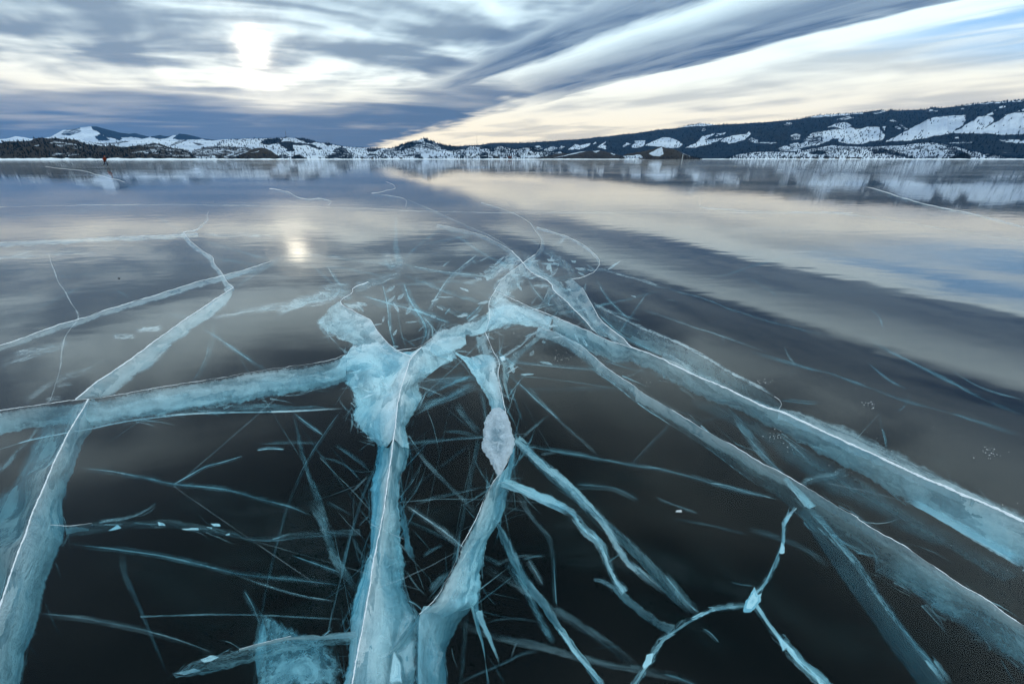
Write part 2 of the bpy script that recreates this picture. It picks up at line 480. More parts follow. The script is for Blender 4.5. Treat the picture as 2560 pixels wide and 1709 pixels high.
M_ICE, M_SHEET, M_RIME, M_SNOW, M_WATER = mat_ice(), mat_sheet(), mat_rime(), mat_snow(), mat_water()

# ------------------------------------------------------------------ frozen lake: a clear slab over black water
X0, X1, Y0, Y1, ZB = -11500, 11500, -1500, 11500, -2.6
v = [(X0, Y0, 0), (X1, Y0, 0), (X1, Y1, 0), (X0, Y1, 0), (X0, Y0, ZB), (X1, Y0, ZB), (X1, Y1, ZB), (X0, Y1, ZB)]
lake = mesh_obj("lake_ice", v, [(0, 1, 2, 3), (7, 6, 5, 4), (0, 4, 5, 1), (1, 5, 6, 2), (2, 6, 7, 3), (3, 7, 4, 0)], M_ICE, None, False)
tag(lake, "clear dark lake ice with wind polish reaching to the far shore", None, None, "structure")
e = 5.0
v = [(X0 + e, Y0 + e, -2.2), (X1 - e, Y0 + e, -2.2), (X1 - e, Y1 - e, -2.2), (X0 + e, Y1 - e, -2.2)]
water = mesh_obj("lake_water", v, [(0, 1, 2, 3)], M_WATER, None, False)
tag(water, "black water under the clear ice", None, None, "structure")
# ------------------------------------------------------------------ hills round the lake
def inside(px, py, poly):
    P = np.asarray(poly, float)
    r = np.zeros(px.shape, bool)
    j = len(P) - 1
    for i in range(len(P)):
        xi, yi = P[i]; xj, yj = P[j]
        c = ((yi > py) != (yj > py)) & (px < (xj - xi) * (py - yi) / (yj - yi + 1e-9) + xi)
        r ^= c
        j = i
    return r
FOREST = []
def hill(name, label, ridge, d_foot, d_ridge, mat, base_snow, base_tone, patches=(), seed=1, rough=0.10, profile=1.0, nt=44,
         step=1.6, jag=0.6, trees=0, tree_h=(7, 12), tree_rule=None, jit=5.0):
    ridge = np.asarray(ridge, float)
    ridge = ridge[np.argsort(ridge[:, 0], kind="stable")]
    xs = np.arange(ridge[0, 0], ridge[-1, 0] + step, step)
    ry = np.interp(xs, ridge[:, 0], ridge[:, 1])
    ry = ry + (fbm(xs / 9.0, xs * 0 + seed, 3, seed) - 0.5) * jag * 2
    X = (xs - 1280) / F_PX; Yv = (854.5 - ry) / F_PX
    dirx, diry = X, math.cos(PITCH) + Yv * math.sin(PITCH)
    dz_ = -math.sin(PITCH) + Yv * math.cos(PITCH)
    hl = np.hypot(dirx, diry)
    tanel = dz_ / hl
    ux, uy = dirx / hl, diry / hl
    Zr = np.maximum(CAM_H + d_ridge * tanel, 0.3)
    tf = np.linspace(0, 1, nt)
    tb = np.linspace(1, 1.9, 10)[1:]
    T = np.r_[-0.02, tf, tb]
    P = np.zeros((len(xs), len(T), 3))
    gx = xs[:, None] / 26.0
    for k, t in enumerate(T):
        D = d_foot + (d_ridge - d_foot) * t
        if t <= 0: z = np.full(len(xs), -3.0) if t < 0 else np.zeros(len(xs)) - 0.5
        elif t <= 1:
            nz = fbm(xs / 38.0 + t * 1.6, xs * 0 + t * 2.6, 5, seed + 3, 0.55) - 0.5
            rd = 1 - np.abs(fbm(xs / 30.0 + t * 2.2, xs * 0 + t * 0.9, 4, seed + 9) - 0.5) * 4
            z = Zr * (t ** profile * 0.6 + (t * t * (3 - 2 * t)) * 0.4) + Zr * rough * math.sin(math.pi * t) * (nz * 2.2 + rd * 0.5)
            D = D + (d_ridge - d_foot) * 0.10 * math.sin(math.pi * t) * nz
            z = np.minimum(z, D * np.maximum(tanel, 0.0002) + CAM_H - 0.2) if t < 1 else Zr
        else:
            s = (t - 1) / 0.9
            z = Zr * (1 - s) ** 1.3 - 4 * s
        P[:, k, 0] = ux * D; P[:, k, 1] = uy * D; P[:, k, 2] = z
    V = P.reshape(-1, 3)
    px, py = project(V)
    n1 = fbm(px / 16.0, py / 7.0, 4, seed + 21, 0.6) - 0.5
    n2 = fbm(px / 16.0 + 50, py / 7.0, 4, seed + 41, 0.6) - 0.5
    jx, jy = px + n1 * jit * 4.5, py + n2 * jit * 1.6
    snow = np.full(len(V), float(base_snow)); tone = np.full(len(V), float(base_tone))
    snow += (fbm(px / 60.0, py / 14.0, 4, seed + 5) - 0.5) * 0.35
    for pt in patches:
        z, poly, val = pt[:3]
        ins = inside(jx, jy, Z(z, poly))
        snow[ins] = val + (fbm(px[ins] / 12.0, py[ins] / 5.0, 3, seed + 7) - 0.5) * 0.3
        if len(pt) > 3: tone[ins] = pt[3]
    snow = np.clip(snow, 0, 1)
    o = mesh_obj(name, V, grid_faces(len(xs), len(T)), mat)
    attr(o.data, "snow", snow); attr(o.data, "tone", tone)
    tag(o, label, None, None, "structure")
    if trees:
        idx = (np.arange(len(xs))[:, None] * len(T) + np.arange(2, nt)[None, :]).ravel()
        w = (tree_rule(snow[idx], px[idx], py[idx]) if tree_rule else np.clip(1.1 - snow[idx], 0.02, 1))
        vis = (px[idx] > -160) & (px[idx] < 2720)
        w = w * vis; w = w / w.sum()
        ch = RNG.choice(idx, trees, p=w)
        base = V[ch] + RNG.normal(0, 1, (trees, 3)) * np.array([d_ridge * .0007, d_ridge * .0007, 0])
        FOREST.append((name, base, tree_h))
    return o
def trees_obj(name, label, bases, hrange, mat):
    n = len(bases)
    h = RNG.uniform(hrange[0], hrange[1], n); r = h * RNG.uniform(0.16, 0.26, n)
    ang = RNG.uniform(0, 6.28, n)
    V = np.zeros((n, 9, 3))
    for k in range(4):
        a = ang + k * math.pi / 2
        V[:, k] = bases + np.stack([np.cos(a) * r, np.sin(a) * r, h * 0.08], 1)
        V[:, 4 + k] = bases + np.stack([np.cos(a + .6) * r * .62, np.sin(a + .6) * r * .62, h * 0.42], 1)
    V[:, 8] = bases + np.stack([RNG.normal(0, .3, n), RNG.normal(0, .3, n), h], 1)
    b = np.arange(n)[:, None] * 9
    F = []
    for k in range(4):
        k2 = (k + 1) % 4
        F += [np.hstack([b + k, b + k2, b + 4 + k2]), np.hstack([b + k, b + 4 + k2, b + 4 + k]), np.hstack([b + 4 + k, b + 4 + k2, b + 8])]
    o = mesh_obj(name, V.reshape(-1, 3), np.vstack(F).tolist(), mat, None, False)
    return tag(o, label, None, None, "stuff")

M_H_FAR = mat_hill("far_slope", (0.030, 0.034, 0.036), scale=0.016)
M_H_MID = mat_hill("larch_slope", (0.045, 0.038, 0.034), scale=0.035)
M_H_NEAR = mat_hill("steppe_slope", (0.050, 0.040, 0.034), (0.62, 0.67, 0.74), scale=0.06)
M_TREE = flat("conifer_needles", (0.006, 0.017, 0.030), 0.9, 0.05, 0.4, 0.02)

# far snowy mountain on the left
rid = Z("a", [(-1400, 330), (-800, 290), (-300, 310), (0, 285), (100, 275), (230, 240), (350, 255), (440, 275), (600, 275), (740, 250), (830, 200), (920, 150), (1040, 140), (1180, 110), (1340, 97), (1420, 95),
      (1500, 120), (1620, 150), (1750, 185), (1880, 203), (1990, 195), (2100, 225), (2190, 250), (2260, 235), (2349, 222)]) + \
      Z("b", [(60, 236), (120, 240), (190, 228), (255, 222), (280, 200), (380, 208), (500, 235), (620, 270), (750, 285), (850, 302), (1000, 330), (1300, 400), (1700, 560)])
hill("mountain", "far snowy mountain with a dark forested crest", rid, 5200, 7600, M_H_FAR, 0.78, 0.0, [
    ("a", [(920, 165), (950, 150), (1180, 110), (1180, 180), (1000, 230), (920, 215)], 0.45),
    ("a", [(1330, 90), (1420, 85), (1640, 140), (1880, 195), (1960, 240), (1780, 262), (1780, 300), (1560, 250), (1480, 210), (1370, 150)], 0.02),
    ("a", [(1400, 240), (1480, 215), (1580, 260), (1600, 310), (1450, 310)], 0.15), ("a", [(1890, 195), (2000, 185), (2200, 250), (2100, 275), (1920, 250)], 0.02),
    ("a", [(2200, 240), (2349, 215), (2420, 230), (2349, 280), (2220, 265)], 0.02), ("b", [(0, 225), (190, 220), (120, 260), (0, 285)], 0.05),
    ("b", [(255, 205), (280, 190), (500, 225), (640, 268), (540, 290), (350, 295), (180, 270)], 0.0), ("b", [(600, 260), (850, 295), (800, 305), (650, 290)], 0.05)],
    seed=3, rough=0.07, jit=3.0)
# rolling snow hills behind the left shore
rid = [(-260, 350), (-120, 362), (0, 357), (60, 352), (120, 347), (190, 346), (230, 357), (280, 357), (330, 351), (380, 347), (430, 350), (480, 351), (520, 353), (560, 349), (580, 348), (620, 349), (660, 352), (720, 360), (800, 380), (860, 396)]
hill("snow_hill", "rolling snowy hills with thin grass showing, behind the dark left shore", rid, 2600, 3800, M_H_MID, 0.80, 0.7, [
    ("a", [(1400, 350), (1700, 320), (1900, 310), (1750, 355), (1500, 365)], 0.42), ("b", [(100, 390), (280, 310), (400, 300), (300, 345), (150, 390)], 0.45),
    ("b", [(480, 330), (600, 350), (650, 380), (560, 380)], 0.40), ("b", [(900, 360), (1150, 320), (1300, 290), (1150, 350), (950, 385)], 0.42)],
    seed=8, rough=0.10, trees=500, tree_h=(6, 10), jit=3.0)
# hill carrying the mast
rid = [(520, 397), (545, 356), (575, 350), (610, 347), (640, 347), (665, 346.5), (700, 346), (716, 344), (745, 346), (770, 349), (800, 358), (820, 357.5), (835, 362), (850, 365.5), (880, 380), (905, 391), (916, 397)]
hill("wooded_hill", "snowy hill with dark larch stands carrying a radio mast", rid, 1900, 2700, M_H_MID, 0.74, 0.15, [
    ("b", [(1500, 280), (1750, 270), (1800, 300), (1700, 350), (1560, 370), (1490, 330)], 0.12), ("b", [(1700, 320), (1900, 310), (2100, 340), (2349, 405), (2349, 435), (2100, 370), (1950, 360), (1980, 460), (1880, 460), (1790, 380)], 0.14),
    ("b", [(1950, 260), (2100, 255), (2340, 330), (2250, 350), (2100, 310)], 0.08), ("b", [(1720, 560), (1760, 500), (1900, 520), (1900, 570)], 0.30),
    ("c", [(60, 580), (130, 520), (200, 440), (300, 395), (390, 430), (600, 540), (690, 585), (300, 590)], 0.38), ("c", [(60, 340), (120, 335), (200, 375), (120, 380)], 0.2)],
    seed=12, rough=0.12, trees=1300, tree_h=(6, 10))
# village saddle
rid = [(790, 397), (805, 372), (822, 359), (850, 365.5), (900, 369.5), (940, 371), (975, 371), (1010, 376), (1050, 384), (1090, 397)]
hill("village_slope", "low snowy saddle above the shore village", rid, 1900, 3100, M_H_MID, 0.80, 0.5, [
    ("c", [(650, 440), (780, 415), (900, 415), (800, 465), (700, 465)], 0.2), ("c", [(680, 500), (840, 505), (840, 530), (700, 520)], 0.35), ("c", [(840, 540), (900, 500), (1000, 540), (960, 570)], 0.3)],
    seed=15, rough=0.08, trees=700, tree_h=(6, 10))
# pyramid hill
rid = [(905, 397), (930, 388), (955, 378), (980, 371), (1000, 364), (1022, 355.5), (1033, 352), (1045, 351), (1061, 345.5), (1075, 351), (1090, 357), (1108, 362.5), (1118, 364), (1135, 366), (1150, 370), (1175, 378), (1200, 388), (1230, 397)]
hill("pyramid_hill", "pointed pyramid hill with snow and sparse dark trees", rid, 1900, 2700, M_H_MID, 0.58, 0.0, [
    ("c", [(1130, 440), (1300, 380), (1480, 330), (1500, 345), (1350, 400), (1150, 455)], 0.05), ("c", [(1505, 290), (1530, 262), (1700, 345), (1640, 360), (1530, 320)], 0.02),
    ("c", [(1080, 390), (1340, 300), (1400, 320), (1300, 370), (1120, 420)], 0.22), ("c", [(1700, 365), (1900, 370), (2130, 420), (2000, 450), (1800, 430)], 0.14),
    ("c", [(1395, 320), (1490, 280), (1525, 262), (1500, 320)], 0.95), ("c", [(1060, 545), (1380, 530), (1380, 590), (900, 590)], 0.92),
    ("c", [(1480, 500), (1750, 470), (1950, 480), (1700, 540), (1500, 570)], 0.9), ("c", [(1350, 560), (1450, 500), (1520, 560)], 0.3)],
    seed=19, rough=0.12, trees=1300, tree_h=(7, 12))
# long ridge on the right
rid = Z("d", [(-700, 420), (-300, 385), (0, 366), (90, 357), (130, 343), (290, 337), (640, 338), (740, 333), (850, 320), (1070, 312), (1200, 296), (1420, 286), (1600, 269), (1740, 248), (1900, 241), (2100, 213), (2300, 194)]) + \
      Z("e", [(0, 303), (300, 260), (520, 242), (640, 215), (760, 187), (910, 170), (1020, 178), (1120, 190), (1500, 172), (1900, 148), (2050, 132), (2349, 103)]) + \
      Z("f", [(100, 378), (400, 320), (700, 305), (1300, 265), (1500, 240), (1700, 206), (1830, 236), (1900, 202), (2010, 226), (2349, 210)]) + \
      Z("g", [(150, 203), (300, 195), (440, 155), (600, 170), (900, 140), (1100, 110), (1500, 60), (2000, 22), (2349, 2), (2900, -30), (3800, -90), (5200, -160)])
RP = [("e", [(-80, 420), (70, 415), (75, 460), (0, 520), (-120, 520)], 0.93), ("e", [(60, 490), (200, 430), (330, 372), (430, 378), (540, 408), (635, 480), (560, 525), (480, 535), (300, 505), (180, 500)], 0.92),
    ("e", [(680, 525), (830, 450), (920, 360), (1085, 308), (1090, 330), (940, 415), (1050, 400), (1215, 383), (1205, 402), (1020, 472), (800, 522)], 0.85), ("e", [(1090, 362), (1130, 320), (1262, 298), (1250, 322)], 0.7),
    ("e", [(1185, 432), (1250, 380), (1380, 340), (1560, 320), (1592, 282), (1625, 330), (1540, 402), (1400, 448), (1300, 458)], 0.92), ("e", [(1570, 420), (1640, 380), (1720, 410), (1750, 450), (1900, 440), (2060, 455), (1900, 472), (1720, 462)], 0.55),
    ("e", [(540, 236), (760, 175), (910, 160), (1150, 180), (1150, 190), (900, 208), (700, 222)], 0.85), ("e", [(890, 260), (920, 230), (970, 245), (950, 275), (900, 275)], 0.5), ("e", [(2100, 190), (2180, 145), (2250, 175), (2180, 215)], 0.45),
    ("e", [(2200, 350), (2300, 310), (2349, 330), (2349, 400), (2230, 420)], 0.45), ("e", [(1980, 555), (2100, 500), (2349, 440), (2349, 590), (2100, 575)], 0.6),
    ("d", [(1300, 432), (1400, 358), (1470, 375), (1612, 338), (1612, 380), (1450, 432)], 0.9), ("d", [(920, 440), (1080, 378), (1130, 410), (1080, 455), (980, 465)], 0.62), ("d", [(1140, 440), (1180, 370), (1250, 390), (1200, 450)], 0.5),
    ("d", [(1645, 362), (1690, 322), (1705, 345)], 0.9), ("d", [(1725, 402), (1760, 360), (1865, 308), (1805, 360), (1855, 380), (1860, 435), (1780, 412)], 0.85), ("d", [(790, 385), (860, 375), (930, 430), (860, 440)], 0.5),
    ("d", [(2080, 400), (2150, 335), (2210, 350), (2110, 400)], 0.6),
    ("f", [(550, 577), (750, 488), (980, 463), (1105, 540), (1000, 590), (1040, 580), (1250, 600), (1400, 558), (1650, 568), (1705, 640), (1775, 750), (1742, 845), (1500, 865), (1300, 922), (900, 915), (800, 872), (820, 800), (680, 810), (600, 870), (345, 962), (360, 930), (500, 800), (450, 740), (470, 660), (700, 618), (900, 620), (720, 562)], 0.84),
    ("f", [(0, 905), (150, 780), (300, 680), (470, 655), (500, 780), (300, 965), (0, 1020)], 0.52), ("f", [(770, 412), (1030, 333), (1145, 382), (1000, 412)], 0.62),
    ("f", [(1805, 872), (2000, 760), (2400, 575), (2400, 850), (2100, 855)], 0.86), ("f", [(0, 385), (400, 312), (1050, 275), (1310, 258), (1310, 292), (900, 322), (400, 360)], 0.85), ("f", [(1480, 280), (1720, 222), (1820, 240), (1600, 295)], 0.5),
    ("f", [(1870, 440), (1930, 405), (2060, 455), (1930, 455)], 0.6), ("f", [(1990, 560), (2060, 540), (2110, 620), (2030, 620)], 0.6), ("f", [(1720, 555), (1790, 555), (1770, 640)], 0.8), ("f", [(2090, 530), (2130, 490), (2280, 620), (2200, 640)], 0.45),
    ("g", [(-60, 620), (200, 480), (400, 388), (600, 348), (900, 318), (1105, 328), (1135, 420), (1050, 530), (890, 622), (900, 650), (1100, 542), (1300, 428), (1400, 348), (1600, 330), (1705, 380), (1690, 470), (1450, 642), (1600, 560), (1885, 398), (1950, 328), (2150, 268), (2349, 258), (2800, 200), (3600, 330), (3400, 700), (2349, 722), (1900, 732), (1600, 702), (800, 702), (400, 772), (-60, 860)], 0.97),
    ("g", [(1815, 167), (1880, 122), (1985, 128), (1920, 162)], 0.85), ("g", [(1690, 240), (1780, 195), (1770, 215)], 0.8), ("g", [(2195, 242), (2349, 186), (2700, 150), (2600, 200), (2349, 222)], 0.9), ("g", [(1540, 302), (1690, 266), (1722, 310), (1600, 322)], 0.85),
    ("g", [(950, 132), (1500, 62), (2349, 0), (2349, 28), (1400, 92)], 0.8), ("g", [(780, 897), (1250, 875), (1250, 912), (800, 918)], 0.55), ("g", [(1780, 842), (2349, 828), (2800, 840), (2600, 920), (2000, 892)], 0.6), ("g", [(900, 800), (1000, 770), (1000, 815)], 0.7),
    ("g", [(270, 240), (400, 195), (600, 235), (450, 255)], 0.5), ("g", [(1000, 190), (1040, 170), (1090, 195)], 0.7)]
hill("long_ridge", "long dark forested ridge with bare snow slopes along the right shore", rid, 2700, 5200, M_H_FAR, 0.07, 0.0, RP, seed=23, rough=0.11, profile=0.9, nt=110,
     step=1.3, trees=5000, tree_h=(9, 15), tree_rule=lambda s, x, y: np.where(s > 0.93, 0.01, np.where(s > 0.4, 0.30, 0.22)), jit=2.6)
# low wooded knolls between
rid = [(1150, 397), (1165, 374), (1175, 366), (1190, 365), (1215, 369), (1232, 373), (1250, 364.5), (1268, 369), (1290, 374), (1312, 369), (1323, 367.5), (1345, 373), (1372, 380), (1390, 380), (1403, 379), (1420, 387), (1440, 397)]
hill("knoll", "small snowy knolls dotted with trees left of the dark shore hill", rid, 1800, 2300, M_H_MID, 0.62, 0.1, [
    ("d", [(0, 395), (200, 430), (200, 450), (0, 420)], 0.1), ("d", [(740, 410), (800, 420), (1000, 480), (800, 470), (730, 455)], 0.12), ("d", [(560, 540), (900, 530), (900, 560), (560, 565)], 0.95),
    ("d", [(0, 470), (100, 480), (130, 590), (0, 590)], 0.35), ("d", [(510, 540), (540, 480), (580, 560)], 0.2)], seed=29, rough=0.12, trees=1100, tree_h=(7, 12))
rid = [(1815, 397), (1835, 390), (1850, 385.5), (1880, 381), (1920, 379.5), (1960, 380), (1990, 382), (2030, 378.5), (2060, 379), (2100, 375), (2160, 372.5), (2205, 372.5), (2240, 380), (2265, 389), (2285, 397)]
hill("foothill", "low snowy foothill with scattered trees beneath the ridge", rid, 2000, 2400, M_H_MID, 0.72, 0.0, [
    ("f", [(1380, 1040), (1700, 1020), (2000, 1090), (2300, 1200), (2000, 1160), (1600, 1130)], 0.36), ("f", [(200, 1100), (480, 1070), (620, 1100), (480, 1140), (200, 1140)], 0.35), ("f", [(560, 1185), (800, 1200), (560, 1212)], 0.1)],
    seed=31, rough=0.12, trees=1100, tree_h=(6, 10))
rid = [(1900, 397), (1960, 388), (2000, 378), (2040, 370), (2080, 363), (2120, 366), (2160, 368), (2200, 366), (2250, 364), (2290, 359), (2325, 356), (2352, 360), (2390, 367), (2425, 377), (2455, 383), (2490, 388), (2520, 394), (2600, 390), (2700, 392), (2760, 397)]
hill("foothill", "broad snowy foothill speckled with trees at the right end of the shore", rid, 2400, 2690, M_H_MID, 0.62, 0.0, [
    ("g", [(480, 900), (760, 960), (1000, 1060), (1200, 1160), (800, 1150), (700, 1000)], 0.38), ("g", [(1300, 1060), (1420, 1040), (1900, 1140), (1500, 1110)], 0.9), ("g", [(1500, 1145), (1720, 1150), (1720, 1172), (1500, 1172)], 0.1)],
    seed=37, rough=0.12, trees=1500, tree_h=(6, 11))
# dark shore hills
rid = Z("a", [(-1700, 250), (-1100, 300), (-500, 330), (0, 340), (100, 315), (250, 315), (440, 310), (520, 272), (620, 260), (720, 272), (860, 270), (960, 290), (1060, 285), (1180, 320), (1300, 360), (1400, 375), (1560, 385), (1640, 372), (1720, 390), (1830, 405), (1950, 382), (2100, 375), (2230, 345), (2349, 350)]) + \
      Z("b", [(60, 370), (120, 395), (250, 420), (400, 450), (480, 520), (530, 572)])
hill("shore_hill", "dark brown shore hill with thin snow, at the far left", rid, 900, 1350, M_H_NEAR, 0.10, 0.75, [
    ("a", [(700, 330), (900, 300), (1050, 330), (1150, 380), (1250, 400), (1120, 430), (900, 400)], 0.48), ("a", [(505, 378), (580, 362), (545, 392)], 0.8), ("a", [(660, 522), (780, 480), (1000, 470), (1180, 500), (1000, 532), (800, 522)], 0.44),
    ("a", [(1900, 480), (2349, 400), (2349, 500), (2000, 500)], 0.46), ("a", [(1960, 390), (2349, 350), (2349, 400)], 0.42), ("b", [(0, 380), (200, 420), (420, 480), (460, 540), (0, 540)], 0.40)],
    seed=43, rough=0.10, nt=60, trees=1200, tree_h=(3, 5.5), tree_rule=lambda s, x, y: np.where(x < 640, 1.0, 0.6), jit=3.0)
rid = Z("b", [(420, 572), (480, 455), (560, 430), (650, 408), (760, 390), (900, 396), (960, 400), (1060, 394), (1110, 402), (1180, 408), (1240, 396), (1340, 430), (1420, 440), (1500, 500), (1560, 572)])
hill("shore_hill", "streaky brown and white hill behind the dark rounded dome", rid, 1350, 1700, M_H_NEAR, 0.42, 0.8, [
    ("b", [(920, 550), (1085, 476), (1070, 512)], 0.95), ("b", [(840, 465), (935, 418), (900, 455)], 0.9), ("b", [(1050, 540), (1340, 450), (1330, 470), (1150, 540)], 0.9), ("b", [(480, 545), (800, 520), (840, 572), (480, 572)], 0.62), ("b", [(1120, 450), (1210, 405), (1170, 450)], 0.8)],
    seed=47, rough=0.14, trees=350, tree_h=(4, 6), jit=2.0)
rid = Z("b", [(1000, 572), (1080, 548), (1150, 520), (1300, 462), (1380, 417), (1470, 405), (1560, 420), (1640, 460), (1700, 510), (1755, 555), (1780, 572)])
hill("shore_hill", "smooth dark brown dome at the water line", rid, 1150, 1320, M_H_NEAR, 0.04, 0.9, [("b", [(1335, 488), (1455, 448), (1440, 468)], 0.95)], seed=53, rough=0.06, trees=160, tree_h=(3, 5), jit=2.0,
     tree_rule=lambda s, x, y: np.where(y > 386, 1.0, 0.05))
rid = Z("b", [(1920, 575), (1945, 545), (2000, 510), (2060, 520), (2110, 560), (2140, 576)])
hill("shore_hill", "tiny dark wooded mound right of the dome", rid, 1200, 1260, M_H_NEAR, 0.05, 0.3, [], seed=57, rough=0.1, nt=16, trees=120, tree_h=(3, 5))
rid = Z("d", [(480, 580), (700, 562), (900, 545), (1050, 520), (1150, 480), (1190, 466), (1230, 490), (1280, 496), (1350, 488), (1460, 470), (1560, 455), (1660, 455), (1760, 446), (1830, 458), (1900, 482), (1980, 500), (2060, 522), (2150, 540), (2300, 582)])
hill("shore_hill", "long low dark brown hill with snow streaks at mid shore", rid, 1400, 1600, M_H_NEAR, 0.14, 0.8, [
    ("d", [(1065, 562), (1350, 490), (1560, 450), (1560, 462), (1350, 505)], 0.95), ("d", [(1100, 500), (1190, 462), (1200, 490)], 0.9), ("d", [(560, 560), (900, 520), (900, 548), (600, 575)], 0.85), ("d", [(1640, 452), (1780, 446), (1700, 480)], 0.6), ("d", [(1850, 450), (2000, 500), (1960, 520)], 0.9)],
    seed=61, rough=0.12, trees=300, tree_h=(3, 5), jit=2.0, tree_rule=lambda s, x, y: np.where(y > 390, 1.0, 0.12))
rid = Z("e", [(-300, 670), (-200, 620), (0, 585), (100, 566), (180, 550), (250, 525), (310, 504), (330, 510), (420, 540), (470, 542), (540, 560), (640, 612), (740, 650), (860, 676), (900, 690)])
hill("shore_hill", "sharp dark brown peak with a white snow face at the shore", rid, 1300, 1460, M_H_NEAR, 0.06, 0.95, [
    ("e", [(130, 612), (240, 550), (312, 508), (345, 610), (300, 655), (180, 642)], 0.78), ("e", [(560, 562), (640, 590), (750, 655), (640, 612)], 0.9), ("e", [(-260, 650), (0, 625), (60, 670), (-200, 690)], 0.75)],
    seed=67, rough=0.10, trees=260, tree_h=(3, 5), jit=2.0, tree_rule=lambda s, x, y: np.where(y > 392, 1.0, 0.1))
rid = Z("g", [(820, 1205), (900, 1185), (1000, 1150), (1080, 1132), (1160, 1133), (1210, 1165), (1225, 1208)])
hill("shore_hill", "small dark wooded islet at the right shore", rid, 1500, 1540, M_H_NEAR, 0.02, 0.2, [], seed=71, rough=0.1, nt=14, trees=160, tree_h=(3, 5))
# snow bank the ice has pushed up along the whole shore
xs = np.arange(-330, 2900, 4.0)
D = np.interp(xs, [-330, 500, 560, 900, 1300, 1900, 2900], [880, 890, 1100, 1130, 1150, 1480, 1450])
VV, kx = [], (xs - 1280) / F_PX / (math.cos(PITCH) + HOR / F_PX * math.sin(PITCH))
hh = 0.7 + 2.2 * fbm(xs / 14.0, xs * 0, 4, 77) ** 1.5 + np.where(xs < 560, 0.5, 0)
for i in range(len(xs)):
    u = np.array([kx[i], 1.0]); u /= np.linalg.norm(u)
    for t, z in ((-26, -0.4), (-18, 0.25), (-5, 0.35), (-2, hh[i]), (1, hh[i] * .9), (8, 0.6), (30, -1)):
        d_ = D[i] + t
        VV.append((u[0] * d_, u[1] * d_, z))
o = mesh_obj("shore", VV, grid_faces(len(xs), 7), M_SNOW)
tag(o, "white bank of snow and pushed up ice along the shore line", None, None, "structure")
_lab = {"snow_hill": "thin scatter of trees on the rolling snow hills at left", "wooded_hill": "larch forest on the hill that carries the mast", "village_slope": "sparse trees above the shore village",
        "pyramid_hill": "sparse dark forest on the pointed pyramid hill", "long_ridge": "dark conifer forest over the long right ridge", "knoll": "trees dotting the small snowy knolls"}
_i = 0
for nm, base, th in FOREST:
    lab = _lab.get(nm)
    if lab is None:
        _i += 1
        lab = ("trees scattered over the low snowy foothill", "trees speckling the broad right foothill", "low dark scrub on the brown left shore hill", "thin scrub on the streaky brown hill", "scrub along the foot of the dark dome",
               "thicket on the tiny dark mound", "scrub along the long low brown hill", "scrub along the foot of the sharp dark peak", "thicket on the small dark islet")[_i - 1]
    trees_obj("forest", lab, base, th, M_TREE)
